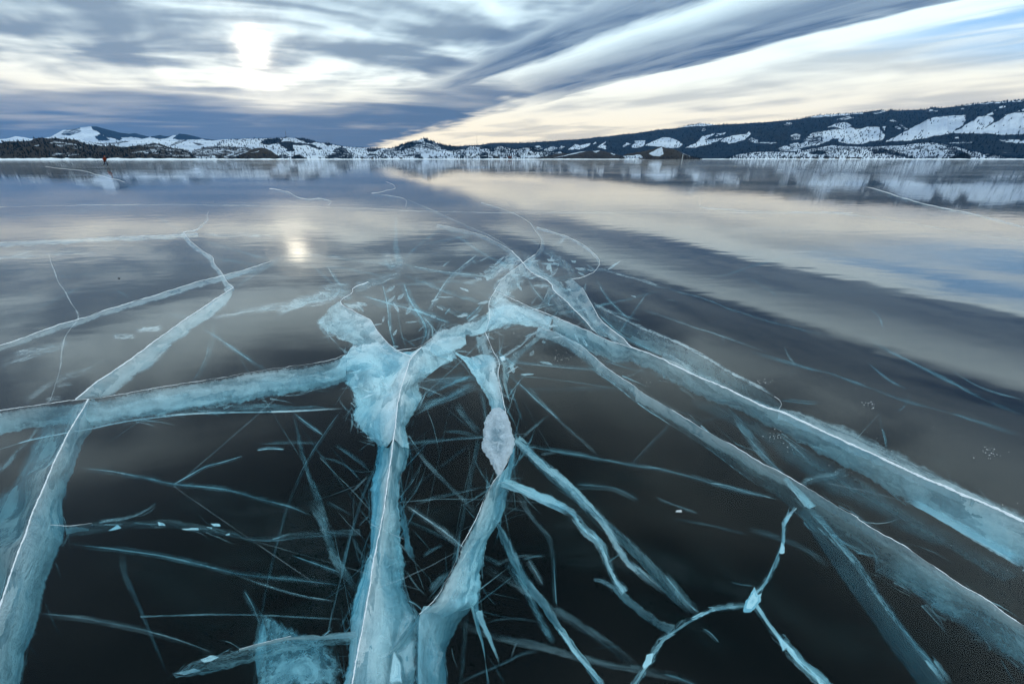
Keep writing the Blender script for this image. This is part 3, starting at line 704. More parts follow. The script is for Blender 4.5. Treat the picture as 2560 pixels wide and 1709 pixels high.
# ------------------------------------------------------------------ fractures inside the ice
def depth_at(x, y, z):
    """deep planes near the camera, shallower ones far out, where one looks along the ice"""
    g = ground(x, y, 0.0)
    d = math.hypot(g[0], g[1])
    return z * min(1.0, max(0.06, 2.2 / max(d, 0.5)))
class Sheets:
    """collects fracture planes of one crack into one mesh"""
    def __init__(self):
        self.V, self.F, self.U, self.at = [], [], [], {"op": [], "soft": [], "grain": [], "wid": [], "keep": []}
    NODES = []
    def band(self, Ap, Bp, za, zb, op=0.8, soft=0.25, grain=0.4, ja=2.0, jb=4.0, fade=(0.0, 0.0), nv=9, opB=None, sm=1):
        n = int(min(240, max(12, max(plen(Ap), plen(Bp)) / 7)))
        A = lerp_poly(smooth(np.asarray(Ap, float)[:, :2], sm), n); B = lerp_poly(smooth(np.asarray(Bp, float)[:, :2], sm), n)
        sd = random.randint(0, 9999)
        if nv > 5: Sheets.NODES += [tuple(A[i]) for i in range(0, n, 6)] + [tuple(B[i]) for i in range(0, n, 6)]
        elif nv == 5: Sheets.NODES += [tuple(A[i]) for i in range(0, n, 8)]
        q = np.arange(n) * 7.0
        per = A - B
        pl = np.linalg.norm(per, axis=1, keepdims=True) + 1e-6
        per = per / pl
        cap = np.minimum(1.0, pl[:, 0] / 20.0)
        A = A + per * ((fbm(q / 30, q * 0 + sd, 4, sd, 0.65) - 0.5) * 2.6 * ja * cap)[:, None]
        B = B - per * ((fbm(q / 24, q * 0 + sd + 9, 4, sd + 5, 0.7) - 0.5) * 2.6 * jb * cap)[:, None]
        b0 = len(self.V)
        PA = np.array([ground(x, y, depth_at(x, y, za)) for x, y in A]); PB = np.array([ground(x, y, depth_at(x, y, zb)) for x, y in B])
        L = np.r_[0, np.cumsum(np.linalg.norm(np.diff((PA + PB) / 2, axis=0), axis=1))]
        off = random.uniform(0, 50)
        s = np.linspace(0, 1, n)
        f = np.ones(n)
        if fade[0] > 0: f *= np.clip(s / fade[0], 0, 1)
        if fade[1] > 0: f *= np.clip((1 - s) / fade[1], 0, 1)
        ob = (op * 0.55 if (ja <= 0.6 and nv > 5) else op) if opB is None else opB
        for i in range(n):
            w = float(np.linalg.norm(PA[i] - PB[i]))
            for j in range(nv):
                t = j / (nv - 1)
                p = PA[i] * (1 - t) + PB[i] * t
                k = math.sin(math.pi * t)
                p = p + np.array([0, 0, -k * w * 0.05 + k * w * 0.16 * (float(vnoise(L[i] * 7 + sd, t * 4, sd)) - 0.5)])
                p[2] = min(p[2], -0.002)
                self.V.append(p); self.U.append((L[i] + off, t))
                self.at["op"].append((op * (1 - t) + ob * t) * f[i]); self.at["soft"].append(soft); self.at["grain"].append(grain); self.at["wid"].append(w)
                self.at["keep"].append(1.0 if ja <= 0.6 and nv > 5 else 0.0)
        for i in range(n - 1):
            for j in range(nv - 1):
                a = b0 + i * nv + j
                self.F.append((a, a + nv, a + nv + 1, a + 1))
    def streak(self, P, w, op=0.3, z=-0.12, dz=-0.06, soft=0.9, grain=0.75, fade=(0.12, 0.12), jit=1.5, nv=5):
        """narrow plane along a centre line; w = width in pixels, one value or (start, end)"""
        P = np.asarray(P, float)[:, :2]
        n = max(8, int(plen(P) / 9))
        Q = lerp_poly(smooth(P, 1), n)
        w = w if isinstance(w, tuple) else (w, w)
        T = np.gradient(Q, axis=0); T /= np.linalg.norm(T, axis=1, keepdims=True) + 1e-6
        Nn = np.stack([-T[:, 1], T[:, 0]], 1)
        ww = np.linspace(w[0], w[1], n)[:, None] / 2
        self.band(Q + Nn * ww, Q - Nn * ww, z - dz / 2, z + dz / 2, op, soft, grain, jit, jit, fade, nv, sm=0)
    def core(self, line, edge, frac, op=0.9, grain=0.35, z=-0.04):
        """the part of a plane that has frozen white, next to the surface line"""
        A = lerp_poly(line, 60); B = lerp_poly(edge, 60)
        self.band(A, A + (B - A) * frac, -0.006, z, op, 0.8, grain, 0.4, 5, opB=op * .5)
    def blob(self, P, z, op=0.8, soft=0.3, grain=0.3, jit=2.0, dz=0.0):
        """a torn flake: a fan of planes round its middle"""
        P = np.asarray(P, float)[:, :2]
        c = P.mean(0)
        Q = np.vstack([P, P[:1]])
        n = max(12, int(plen(Q) / 6))
        Q = lerp_poly(Q, n)
        sd = random.randint(0, 9999)
        q = np.arange(n) * 6.0
        r = (Q - c); rl = np.linalg.norm(r, axis=1, keepdims=True) + 1e-6
        nz = fbm(q / 14, q * 0 + sd, 3, sd, 0.6); nz[-1] = nz[0]
        Q = Q + r / rl * ((nz - 0.5) * 3.2 * jit)[:, None]
        nv, b0, off = 5, len(self.V), random.uniform(0, 50)
        for i in range(n):
            for j in range(nv):
                t = j / (nv - 1)
                xy = c * (1 - t) + Q[i] * t
                zz = depth_at(xy[0], xy[1], z + dz * t)
                p = ground(xy[0], xy[1], zz)
                self.V.append(p); self.U.append((off + xy[0] * 0.004, 0.5 + t * 0.5))
                w = 0.3
                self.at["op"].append(op); self.at["soft"].append(soft); self.at["grain"].append(grain); self.at["wid"].append(w); self.at["keep"].append(0.0)
        for i in range(n - 1):
            for j in range(nv - 1):
                a = b0 + i * nv + j
                self.F.append((a, a + nv, a + nv + 1, a + 1))
    def build(self, name, parent, kind=None):
        o = mesh_obj(name, self.V, self.F, M_SHEET, None)
        me = o.data
        for k, vals in self.at.items(): attr(me, k, vals)
        uvl = me.uv_layers.new(name="UVMap")
        idx = np.empty(len(me.loops), np.int32); me.loops.foreach_get("vertex_index", idx)
        uvl.data.foreach_set("uv", np.asarray(self.U, np.float32)[idx].ravel())
        if parent is not None:
            o.parent = parent
            o.matrix_parent_inverse = parent.matrix_basis.inverted()
        if kind: o["kind"] = kind
        return o
def rime_line(parent, P, w, name="surface_line", gaps=0.0, wob=1.2, h=0.16):
    """raised white lip where a crack meets the surface; w = width in pixels at 2560 across"""
    P = np.asarray(P, float)[:, :2]
    n = max(10, int(plen(P) / 4))
    Q = lerp_poly(smooth(P, 1), n)
    sd = random.randint(0, 9999)
    q = np.arange(n) * 4.0
    T = np.gradient(Q, axis=0); T /= np.linalg.norm(T, axis=1, keepdims=True) + 1e-6
    Nn = np.stack([-T[:, 1], T[:, 0]], 1)
    Q = Q + Nn * ((fbm(q / 18, q * 0 + 3, 4, sd, 0.65) - 0.5) * 3.0 * wob)[:, None]
    w = w if isinstance(w, tuple) else (w, w)
    ww = 0.5 * np.linspace(w[0], w[1], n) * (0.25 + 1.5 * fbm(q / 11, q * 0, 4, sd + 4, 0.65))
    mod = np.clip((fbm(q / 60, q * 0 + 8, 3, sd + 8) - gaps * 0.8) / 0.16, 0.10, 1.0)
    ww = ww * mod
    on = np.ones(n, bool)
    V, Fc = [], []
    for i in range(n):
        c = ground(*Q[i]); l = ground(*(Q[i] + Nn[i] * ww[i] / 2)); r = ground(*(Q[i] - Nn[i] * ww[i] / 2))
        hw = float(np.linalg.norm(l - r))
        top = min(0.012, hw * h) + 0.0015
        V += [l + (0, 0, .0006), c * .6 + l * .4 + (0, 0, top), c * .6 + r * .4 + (0, 0, top * .9), r + (0, 0, .0006)]
    for i in range(n - 1):
        if on[i]:
            a = 4 * i
            Fc += [(a, a + 4, a + 5, a + 1), (a + 1, a + 5, a + 6, a + 2), (a + 2, a + 6, a + 7, a + 3)]
    if not Fc: return None
    o = mesh_obj(name, V, Fc, M_RIME, None)
    if parent is not None:
        o.parent = parent
        o.matrix_parent_inverse = parent.matrix_basis.inverted()
    return o
def crack(label, at, name="ice_crack", group="cracks in the lake ice"):
    g = ground(*at)
    return tag(empty(name, (g[0], g[1], 0)), label, "ice crack", group)
def feathers(S, edge, n, length, spread, op=(0.15, 0.4), z=(-0.05, -0.25), w=(2, 7), side=0):
    op = (op[0] * .8, op[1] * .8)
    """splinters leaving the edge of a crack"""
    E_ = lerp_poly(np.asarray(edge, float)[:, :2], 200)
    T = np.gradient(E_, axis=0)
    for _ in range(n):
        i = random.randrange(5, 195)
        a = math.atan2(T[i, 1], T[i, 0]) + random.choice((0, math.pi)) + random.gauss(0, spread) + side
        L = random.uniform(*length)
        p = E_[i] + np.array([random.gauss(0, 4), random.gauss(0, 4)])
        bend = random.gauss(0, 0.12)
        pts = [p, p + L * .5 * np.array([math.cos(a), math.sin(a)]), p + L * np.array([math.cos(a + bend), math.sin(a + bend)])]
        if max(q[1] for q in pts) > 1800 or min(q[1] for q in pts) < 470: continue
        ww = random.uniform(*w)
        S.streak(pts, (ww, ww * .4), random.uniform(*op), random.uniform(*z), -0.03, 0.9, 0.6, (0.0, 0.5), 0.8, 4)

# --- 1 the trunk crack, bottom centre
k = crack("wide white and turquoise trunk crack rising from the bottom edge to the junction", (880, 1690))
line = Z("B", [(690, 868), (625, 935), (590, 1030), (560, 1110), (540, 1200), (525, 1290)]) + Z("E", [(520, 273), (500, 400), (485, 540), (465, 660), (450, 780), (437, 880), (415, 1000), (390, 1110), (365, 1230)]) + \
       Z("H", [(240, 290), (212, 430), (200, 540), (180, 650), (155, 790), (130, 920), (105, 1040), (80, 1198), (50, 1400)])
lft_top = Z("B", [(560, 905), (440, 900), (300, 915), (215, 930), (120, 1040), (160, 1110), (230, 1190), (225, 1300)]) + Z("E", [(240, 270), (265, 330), (310, 390), (400, 460)])
rgt_top = Z("B", [(700, 868), (870, 890), (960, 945), (770, 1010), (680, 1080), (700, 1150), (690, 1250)]) + Z("E", [(620, 250), (590, 310), (605, 390), (600, 460)])
lft = Z("E", [(395, 440), (380, 580), (345, 700), (345, 850), (350, 1000), (340, 1180), (290, 1290)]) + Z("H", [(190, 330), (140, 480), (95, 620), (75, 740), (70, 850), (60, 970), (50, 1080), (20, 1198), (-10, 1400)])
rgt = Z("E", [(605, 430), (605, 490), (590, 560), (555, 640), (550, 740), (560, 830), (555, 900), (560, 1000), (550, 1130)]) + Z("H", [(400, 300), (410, 450), (430, 600), (515, 740), (515, 900), (510, 1040), (510, 1198), (520, 1400)])
n_up = 7
S = Sheets()
S.band(line[:n_up + 1], lft_top, -0.01, -0.16, 1.0, 0.22, 0.30, 0.5, 9, opB=0.75)
S.band(line[:n_up + 1], rgt_top, -0.01, -0.14, 0.95, 0.26, 0.36, 0.5, 8, opB=0.7)
S.band(line[n_up:], lft, -0.01, -0.30, 1.0, 0.30, 0.30, 0.5, 6, opB=0.62)
S.band(line[n_up:], rgt, -0.01, -0.26, 1.0, 0.34, 0.36, 0.5, 7, opB=0.62)
S.band(lft, Z("E", [(440, 440), (420, 700), (420, 950), (390, 1150)]) + Z("H", [(240, 400), (180, 650), (140, 900), (90, 1198), (80, 1400)]), -0.46, -0.34, 0.85, 0.35, 0.45, 6, 6)
S.band(Z("E", [(560, 830), (600, 960), (610, 1060), (640, 1150), (650, 1230)]), Z("E", [(520, 830), (545, 980), (560, 1100), (600, 1200), (640, 1260)]), -0.30, -0.36, 0.85, 0.5, 0.7, 8, 8, (0.1, 0.3))
S.band(Z("H", [(330, 220), (345, 400), (330, 600)]), Z("H", [(400, 180), (415, 400), (425, 650)]), -0.22, -0.32, 0.8, 0.5, 0.75, 6, 8)
S.blob(Z("H", [(350, 970), (400, 1050), (410, 1198), (320, 1198), (330, 1080)]), -0.12, 0.9, 0.3, 0.2, 2)
for P_, o_ in (([(515, 740), (440, 850), (345, 965), (420, 700)], .55), ([(345, 965), (250, 930), (170, 760), (260, 660), (360, 760)], .45), ([(345, 970), (500, 860), (505, 1100), (430, 1190), (400, 1050)], .6), ([(110, 1060), (240, 1010), (330, 980), (310, 1198), (100, 1198)], .5),
               ([(230, 300), (330, 240), (335, 560), (230, 640), (200, 560)], .4), ([(520, 860), (610, 840), (680, 1000), (640, 1180), (530, 1198)], .5), ([(600, 640), (760, 420), (860, 300), (850, 520), (720, 720)], .45), ([(280, 60), (380, 20), (385, 200), (300, 260)], .45)):
    S.blob(Z("H", P_), -0.10, o_ * .6, 0.7, 0.45, 3)
S.blob(Z("H", [(160, 700), (300, 760), (330, 950), (250, 1090), (150, 1100), (130, 900)]), -0.16, 0.6, 0.6, 0.3, 4)
S.band(Z("H", [(515, 740), (440, 850), (345, 965), (240, 1050), (100, 1150)]), Z("H", [(520, 760), (470, 860), (370, 985), (260, 1075), (120, 1180)]), -0.10, -0.16, 0.9, 0.5, 0.3, 2, 2)
feathers(S, lft, 46, (40, 190), 0.5, (0.2, 0.5), (-0.2, -0.5)); feathers(S, rgt[:9], 34, (40, 160), 0.6, (0.2, 0.5), (-0.2, -0.5))
feathers(S, lft_top, 46, (15, 60), 0.7, (0.35, 0.7), (-0.05, -0.14), (3, 9)); feathers(S, rgt_top, 30, (20, 80), 0.6, (0.3, 0.6), (-0.05, -0.14), (3, 9))
S.build("frost_sheet", k)
rime_line(k, line, (3.6, 7.0))
TRUNK_R = rgt

# --- 2 the arm that carries the snow lens
k = crack("turquoise crack arm running from the snow lens down into the trunk crack", (1200, 1330))
l2 = Z("E", [(1225, 640), (1150, 740), (1105, 850), (1060, 960), (1010, 1050), (940, 1180)]) + Z("H", [(780, 350), (720, 470), (660, 590), (590, 680), (516, 742)])
r2 = Z("E", [(1330, 440), (1328, 560), (1310, 640), (1290, 750), (1260, 900), (1235, 960), (1190, 1000), (1150, 1100)]) + Z("H", [(950, 290), (930, 420), (920, 560), (905, 690), (800, 720)])
S = Sheets()
S.band(l2, r2, -0.02, -0.24, 0.93, 0.20, 0.32, 3, 6)
S.band(Z("H", [(545, 690), (514, 760), (512, 900), (508, 1050), (512, 1198), (520, 1400)]), Z("H", [(912, 600), (890, 690), (790, 790), (720, 920), (690, 1020), (705, 1198), (720, 1400)]), -0.08, -0.34, 0.9, 0.18, 0.30, 0.5, 5)
S.streak(Z("H", [(500, 720), (514, 800), (510, 950), (510, 1198), (516, 1400)]), 22, 0.9, -0.16, -0.06, 0.8, 0.3, (0.1, 0))
S.band(Z("H", [(820, 560), (850, 700), (890, 840), (930, 960), (960, 1100), (985, 1230)]), Z("H", [(915, 560), (915, 700), (920, 830), (945, 950), (950, 1100), (955, 1230)]), -0.2, -0.32, 0.8, 0.5, 0.4, 3, 3, (0.1, 0.2))
S.streak(Z("H", [(905, 720), (930, 800), (980, 900), (1010, 980), (1040, 1060)]), (22, 5), 0.75, -0.18, -0.05, 0.6, 0.3, (0.0, 0.3))
S.band(Z("H", [(1010, 110), (1100, 200), (1190, 400), (1270, 540), (1380, 690), (1450, 820), (1560, 960), (1660, 1090), (1760, 1230)]), Z("H", [(1000, 130), (1040, 250), (1110, 400), (1210, 580), (1310, 700), (1400, 830), (1490, 970), (1600, 1100), (1690, 1230)]), -0.12, -0.3, 0.8, 0.45, 0.55, 4, 5, (0.0, 0.0))
S.streak(Z("H", [(1080, 400), (1150, 480), (1240, 640), (1310, 790), (1400, 930)]), (26, 22), 0.4, -0.3, -0.05)
S.streak(Z("H", [(1400, 800), (1470, 880), (1530, 990), (1640, 1110), (1720, 1210)]), 14, 0.85, -0.15, -0.05, 0.7, 0.4)
feathers(S, l2, 36, (25, 100), 0.5, (0.3, 0.7), (-0.1, -0.3), (3, 10)); feathers(S, r2, 40, (40, 170), 0.4, (0.25, 0.55), (-0.15, -0.35), (3, 10))
S.build("frost_sheet", k)
rime_line(k, l2, (3.0, 2.0), gaps=0.52)
# upper piece, from the lens to the cross crack
k = crack("pale tapering crack from the snow lens up to the small white tip", (1240, 1000))
line = Z("B", [(1130, 765), (1160, 840), (1190, 920), (1225, 945), (1215, 1060), (1235, 1140), (1255, 1250), (1275, 1350)])
S = Sheets()
S.band(line[2:], Z("B", [(870, 870), (960, 940), (1050, 1060), (1090, 1130), (1130, 1230), (1180, 1300), (1190, 1366)]), -0.01, -0.12, 0.92, 0.2, 0.35, 1, 7)
S.band(line[:4], Z("B", [(1050, 800), (1080, 880), (1090, 960), (1190, 990)]), -0.01, -0.12, 0.5, 0.6, 0.5, 1, 5)
S.band(Z("B", [(1225, 935), (1240, 1000), (1240, 1100), (1290, 1220)]), Z("B", [(1300, 1000), (1290, 1060), (1280, 1120), (1295, 1230)]), -0.03, -0.15, 0.55, 0.7, 0.6, 2, 4)
S.blob(Z("B", [(1222, 930), (1262, 922), (1268, 960), (1235, 968)]), -0.02, 0.95, 0.2, 0.1, 1)
S.band(Z("B", [(1240, 960), (1400, 850), (1530, 745), (1640, 640)]), Z("B", [(1310, 1020), (1440, 880), (1560, 770), (1660, 650)]), -0.05, -0.12, 0.55, 0.6, 0.6, 3, 4, (0.0, 0.2))
S.streak(Z("B", [(1230, 950), (1380, 840), (1520, 730), (1600, 660)]), 9, 0.6, -0.04)
feathers(S, line[2:], 40, (30, 120), 0.5, (0.2, 0.5), (-0.05, -0.2), (3, 8))
S.build("frost_sheet", k)
rime_line(k, line, 3.0)

# --- 3 the lobe, upper left of the junction
k = crack("pale feathered lobe with a scalloped edge left of the junction", (880, 860))
line = Z("B", [(330, 425), (220, 460), (225, 500), (140, 545), (150, 580), (220, 620), (310, 660), (355, 690), (380, 740), (430, 800), (480, 860), (525, 890), (625, 930)])
S = Sheets()
S.band(line[3:], Z("B", [(120, 560), (30, 630), (-20, 690), (50, 770), (130, 805), (240, 840), (235, 890), (300, 940), (420, 960)]), -0.01, -0.12, 0.85, 0.22, 0.42, 0.6, 9)
S.band(Z("B", [(230, 850), (330, 830), (430, 830), (525, 895), (620, 930)]), Z("B", [(130, 960), (100, 1030), (250, 1060), (420, 1040), (580, 1050)]), -0.02, -0.12, 0.9, 0.3, 0.35, 4, 4)
S.band(Z("B", [(150, 560), (250, 540), (290, 570)]), Z("B", [(180, 590), (240, 620), (300, 640)]), -0.02, -0.06, 0.5, 0.7, 0.5, 3, 4)
S.streak(Z("B", [(225, 465), (330, 430), (450, 385), (560, 360)]), 26, 0.35, -0.05)
S.streak(Z("B", [(-300, 640), (-150, 560), (0, 510), (140, 480), (220, 465)]), (18, 60), 0.42, -0.04, -0.04, 0.9, 0.6)
feathers(S, Z("B", [(-20, 690), (60, 770), (240, 840), (160, 950)]), 40, (12, 50), 0.9, (0.3, 0.6), (-0.05, -0.12), (4, 10))
S.build("frost_sheet", k)
rime_line(k, line, 2.6)

# --- 4 cross arm, junction to the right-hand cracks
k = crack("broad milky band linking the junction with the long cracks on the right", (1180, 820))
S = Sheets()
up = Z("B", [(690, 868), (760, 800), (850, 735), (950, 712), (1050, 690), (1130, 650), (1190, 570), (1290, 560), (1400, 585), (1590, 655)])
S.band(up, Z("B", [(900, 965), (960, 940), (870, 870), (940, 805), (1050, 790), (1140, 765), (1290, 720), (1480, 730), (1560, 760)]), -0.02, -0.12, 0.80, 0.28, 0.42, 5, 6)
S.band(Z("B", [(1150, 570), (1210, 490), (1400, 580), (1590, 655)]), Z("B", [(1140, 760), (1280, 710), (1440, 690), (1560, 720)]), -0.01, -0.08, 0.55, 0.4, 0.4, 1, 3)
S.band(Z("B", [(690, 870), (760, 830), (880, 790), (990, 770)]), Z("B", [(740, 960), (830, 930), (930, 900), (1000, 850)]), -0.03, -0.10, 0.75, 0.4, 0.4, 4, 6)
feathers(S, up, 40, (20, 90), 0.6, (0.2, 0.45), (-0.03, -0.12), (3, 8))
S.build("frost_sheet", k)
rime_line(k, Z("B", [(525, 888), (590, 880), (690, 868), (760, 808)]), 1.6, gaps=0.35)

# --- 5 the great white crack to the right edge
k = crack("great white crack with a bold bright line running off the right edge", (2100, 1180))
line = Z("B", [(2130, 870), (2200, 895), (2349, 950)])[:2] + Z("F", [(0, 62), (130, 110), (240, 170), (380, 235), (520, 290), (650, 355), (750, 405), (850, 432), (1000, 500), (1150, 570), (1300, 640), (1430, 700), (1560, 760), (1680, 820), (1820, 875), (1950, 935), (2080, 985), (2200, 1040), (2349, 1110), (2560, 1210)])
low = Z("B", [(1590, 790), (1800, 880), (2050, 1000)]) + Z("F", [(0, 150), (180, 260), (330, 340), (460, 385), (620, 440), (780, 525), (900, 595), (1030, 650), (1150, 730), (1290, 790), (1400, 860), (1530, 930), (1650, 1020), (1830, 1100), (1960, 1185), (2349, 1420), (2560, 1530)])
fine = Z("B", [(1195, 485), (1300, 530), (1400, 580), (1500, 620), (1590, 655), (1700, 700), (1800, 742), (1900, 790), (2000, 835), (2130, 870)])
S = Sheets()
S.band(fine[4:] + line[1:], low, -0.01, -0.20, 1.0, 0.45, 0.42, 0.5, 8, opB=0.5)
S.band(line[3:], Z("F", [(150, 60), (300, 140), (500, 250), (700, 350), (850, 410), (1000, 440), (1230, 515), (1340, 562), (1470, 640), (1600, 690), (1720, 760), (1850, 820), (1990, 890), (2130, 960), (2250, 1010), (2349, 1055), (2560, 1160)]), -0.01, -0.07, 0.55, 0.7, 0.55, 0.5, 7)
S.band(Z("B", [(1860, 540), (1900, 590), (2050, 660), (2150, 710), (2349, 795)]) + Z("F", [(210, 0), (400, 100), (560, 200), (720, 280), (820, 340), (865, 385)]), Z("B", [(1900, 640), (1990, 720), (2100, 800), (2200, 870), (2349, 930)]) + Z("F", [(240, 160), (380, 225), (520, 285), (650, 350), (750, 400), (850, 430)]), -0.01, -0.16, 0.34, 0.35, 0.6, 1, 2)
S.streak(Z("B", [(1830, 530), (1900, 590), (2050, 660), (2150, 710), (2349, 795)]) + Z("F", [(210, 0), (400, 100), (560, 200), (720, 280), (820, 340)]), 9, 0.55, -0.02, -0.01, 0.6, 0.7, (0.1, 0.05))
S.band(Z("F", [(540, 420), (600, 560), (650, 640), (740, 720), (870, 810)]), Z("F", [(590, 450), (680, 560), (760, 650), (830, 740), (890, 810)]), -0.10, -0.22, 0.30, 0.6, 0.5, 2, 2, (0.2, 0.0))
S.band(Z("F", [(330, 340), (620, 440), (900, 595), (1150, 730), (1400, 860), (1650, 1020), (1960, 1185)]), Z("F", [(300, 400), (560, 520), (800, 680), (1010, 850), (1250, 1000), (1500, 1120), (1800, 1260)]), -0.16, -0.30, 0.16, 0.8, 0.5, 2, 3)
S.band(line[9:], [(x - 4, y + 22) for x, y in line[9:]], -0.01, -0.05, 0.8, 0.5, 0.2, 0.5, 4)
S.streak(Z("F", [(1640, 960), (1760, 1030), (1900, 1110), (2100, 1220), (2349, 1360)]), (20, 34), 0.9, -0.14, -0.04, 0.6, 0.3)
S.band(Z("F", [(900, 600), (1150, 735), (1400, 870), (1650, 1030), (1960, 1190), (2349, 1430)]), Z("F", [(940, 700), (1160, 840), (1380, 980), (1600, 1110), (1880, 1270), (2200, 1480)]), -0.12, -0.26, 0.34, 0.7, 0.6, 3, 6)
feathers(S, low, 40, (30, 130), 0.25, (0.25, 0.5), (-0.1, -0.25), (3, 9)); feathers(S, line[10:], 40, (20, 90), 0.4, (0.2, 0.4), (-0.03, -0.1), (4, 12))
S.build("frost_sheet", k)
rime_line(k, line, (4.5, 12.0)); rime_line(k, fine, 2.0); rime_line(k, Z("F", [(820, 345), (860, 370), (868, 395), (850, 422)]), 1.6)

# --- 6 the turquoise crack below it
k = crack("turquoise glassy crack parallel to and below the great white crack", (2120, 1350))
line = Z("B", [(1490, 730), (1590, 760), (1700, 810), (1790, 860), (1880, 940), (1940, 1000), (2050, 1070), (2150, 1130)]) + Z("F", [(0, 312), (100, 370), (200, 430), (330, 510), (460, 590), (600, 660), (720, 740), (830, 790), (900, 830), (1000, 890), (1100, 950), (1230, 1030), (1340, 1090)]) + \
       Z("I", [(1250, 110), (1350, 180), (1460, 240), (1560, 290), (1680, 380), (1790, 450), (1900, 530), (2000, 590), (2100, 640), (2200, 720), (2349, 820), (2560, 960)])
low = Z("B", [(1500, 760), (1600, 830), (1760, 930), (1860, 1020), (2000, 1110)]) + Z("F", [(0, 400), (130, 480), (260, 560), (400, 650), (520, 740), (640, 830), (760, 910), (850, 970)]) + \
      Z("I", [(880, 110), (1010, 190), (1160, 285), (1290, 352), (1410, 432), (1360, 480), (1480, 530), (1600, 595), (1700, 680), (1820, 770), (1960, 850), (2090, 930), (2200, 1030), (2349, 1120), (2560, 1260)])
S = Sheets()
S.band(line, low, -0.01, -0.26, 0.42, 0.30, 0.62, 0.5, 4)
S.band(line, [(a[0] - 8, a[1] + 26) for a in line], -0.01, -0.08, 0.62, 0.6, 0.4, 0.5, 4)
S.band(Z("I", [(1500, 300), (1600, 330), (1760, 440), (1900, 530), (2100, 640), (2349, 830), (2560, 980)]), Z("I", [(1370, 470), (1560, 560), (1760, 720), (1960, 850), (2150, 980), (2349, 1100), (2560, 1240)]), -0.06, -0.24, 0.85, 0.45, 0.72, 3, 6, (0.25, 0.0))
S.band(Z("I", [(1750, 420), (1900, 530), (2000, 590), (2100, 640), (2200, 720), (2349, 820)]), Z("I", [(1780, 480), (1950, 600), (2080, 700), (2200, 790), (2349, 900)]), -0.02, -0.10, 0.85, 0.4, 0.25, 1, 3, (0.2, 0.0))
S.streak(low[2:12], 5, 0.55, -0.2, -0.01)
# broad dim plane that dives away beneath it
S.band(Z("I", [(870, 60), (960, 220), (1060, 380), (1170, 530), (1280, 680), (1390, 840), (1500, 1010), (1600, 1130), (1690, 1260)]), Z("I", [(960, 50), (1060, 160), (1160, 290), (1270, 420), (1380, 580), (1500, 730), (1620, 880), (1720, 1000), (1900, 1260)]), -0.34, -0.18, 0.26, 0.22, 0.35, 2, 2)
S.streak(Z("I", [(900, 20), (1010, 110), (1120, 240), (1250, 400), (1370, 570), (1500, 750), (1630, 920), (1740, 1040), (1860, 1210)]), (16, 30), 0.62, -0.2, -0.06, 0.8, 0.7)
S.band(Z("F", [(870, 850), (960, 960), (1000, 1010)]), Z("F", [(900, 835), (1010, 940), (1080, 1010)]), -0.08, -0.2, 0.75, 0.6, 0.4, 3, 3)
S.streak(Z("F", [(990, 890), (1040, 860), (1160, 840), (1290, 795)]), 26, 0.28, -0.12)
feathers(S, line, 60, (40, 170), 0.12, (0.25, 0.55), (-0.05, -0.2), (2, 6)); feathers(S, low[13:], 40, (30, 110), 0.3, (0.25, 0.5), (-0.15, -0.3), (3, 10))
S.build("frost_sheet", k)
rime_line(k, line, (1.8, 3.6), gaps=0.36)

# --- 7 left diagonal crack
k = crack("white crack with a bold line slanting down to the lower left edge", (120, 1330))
l_up = Z("A", [(1595, 870), (1500, 930), (1400, 1000), (1290, 1070), (1180, 1150), (1050, 1240)]) + Z("D", [(960, 80), (920, 110), (800, 195), (680, 270), (590, 345), (515, 405)])
l_dn = Z("D", [(605, 403), (540, 510), (480, 610), (420, 730), (370, 830), (330, 930), (290, 1020), (250, 1110)]) + Z("G", [(205, 100), (180, 190), (130, 310), (85, 440), (45, 560), (10, 660), (-60, 850), (-160, 1100)])
r_dn = Z("D", [(680, 420), (640, 600), (560, 700), (535, 800), (500, 900), (470, 980), (440, 1080)]) + Z("G", [(405, 80), (440, 160), (430, 240), (380, 370), (320, 470), (300, 560), (280, 650), (270, 750), (240, 850), (190, 940), (160, 1020), (120, 1300)])
S = Sheets()
S.band(l_up, Z("A", [(1605, 880), (1560, 980), (1450, 1080), (1340, 1140), (1290, 1200)]) + Z("D", [(1190, 30), (1100, 120), (1045, 200), (960, 222), (860, 310), (760, 385), (640, 400)]), -0.01, -0.10, 0.62, 0.55, 0.30, 0.4, 4)
S.band(l_dn, r_dn, -0.01, -0.26, 1.0, 0.22, 0.30, 0.5, 4, opB=0.55)
S.band(l_dn, Z("D", [(290, 580), (200, 690), (130, 850), (80, 970), (-20, 1060), (-200, 1229)]) + Z("G", [(-300, 400), (-400, 1000)]), -0.01, -0.30, 0.46, 0.35, 0.45, 0.5, 3)
S.streak(Z("D", [(760, 235), (700, 290), (640, 360), (612, 400)]), 3, 0.0)
S.streak(Z("D", [(270, 580), (180, 700), (90, 800), (0, 880), (-60, 920)]), (12, 22), 0.5, -0.1)
feathers(S, r_dn, 26, (20, 120), 0.4, (0.15, 0.35), (-0.2, -0.3), (3, 9))
S.build("frost_sheet", k)
rime_line(k, l_up, (2.4, 5.0)); rime_line(k, l_dn, (5.0, 11.0))

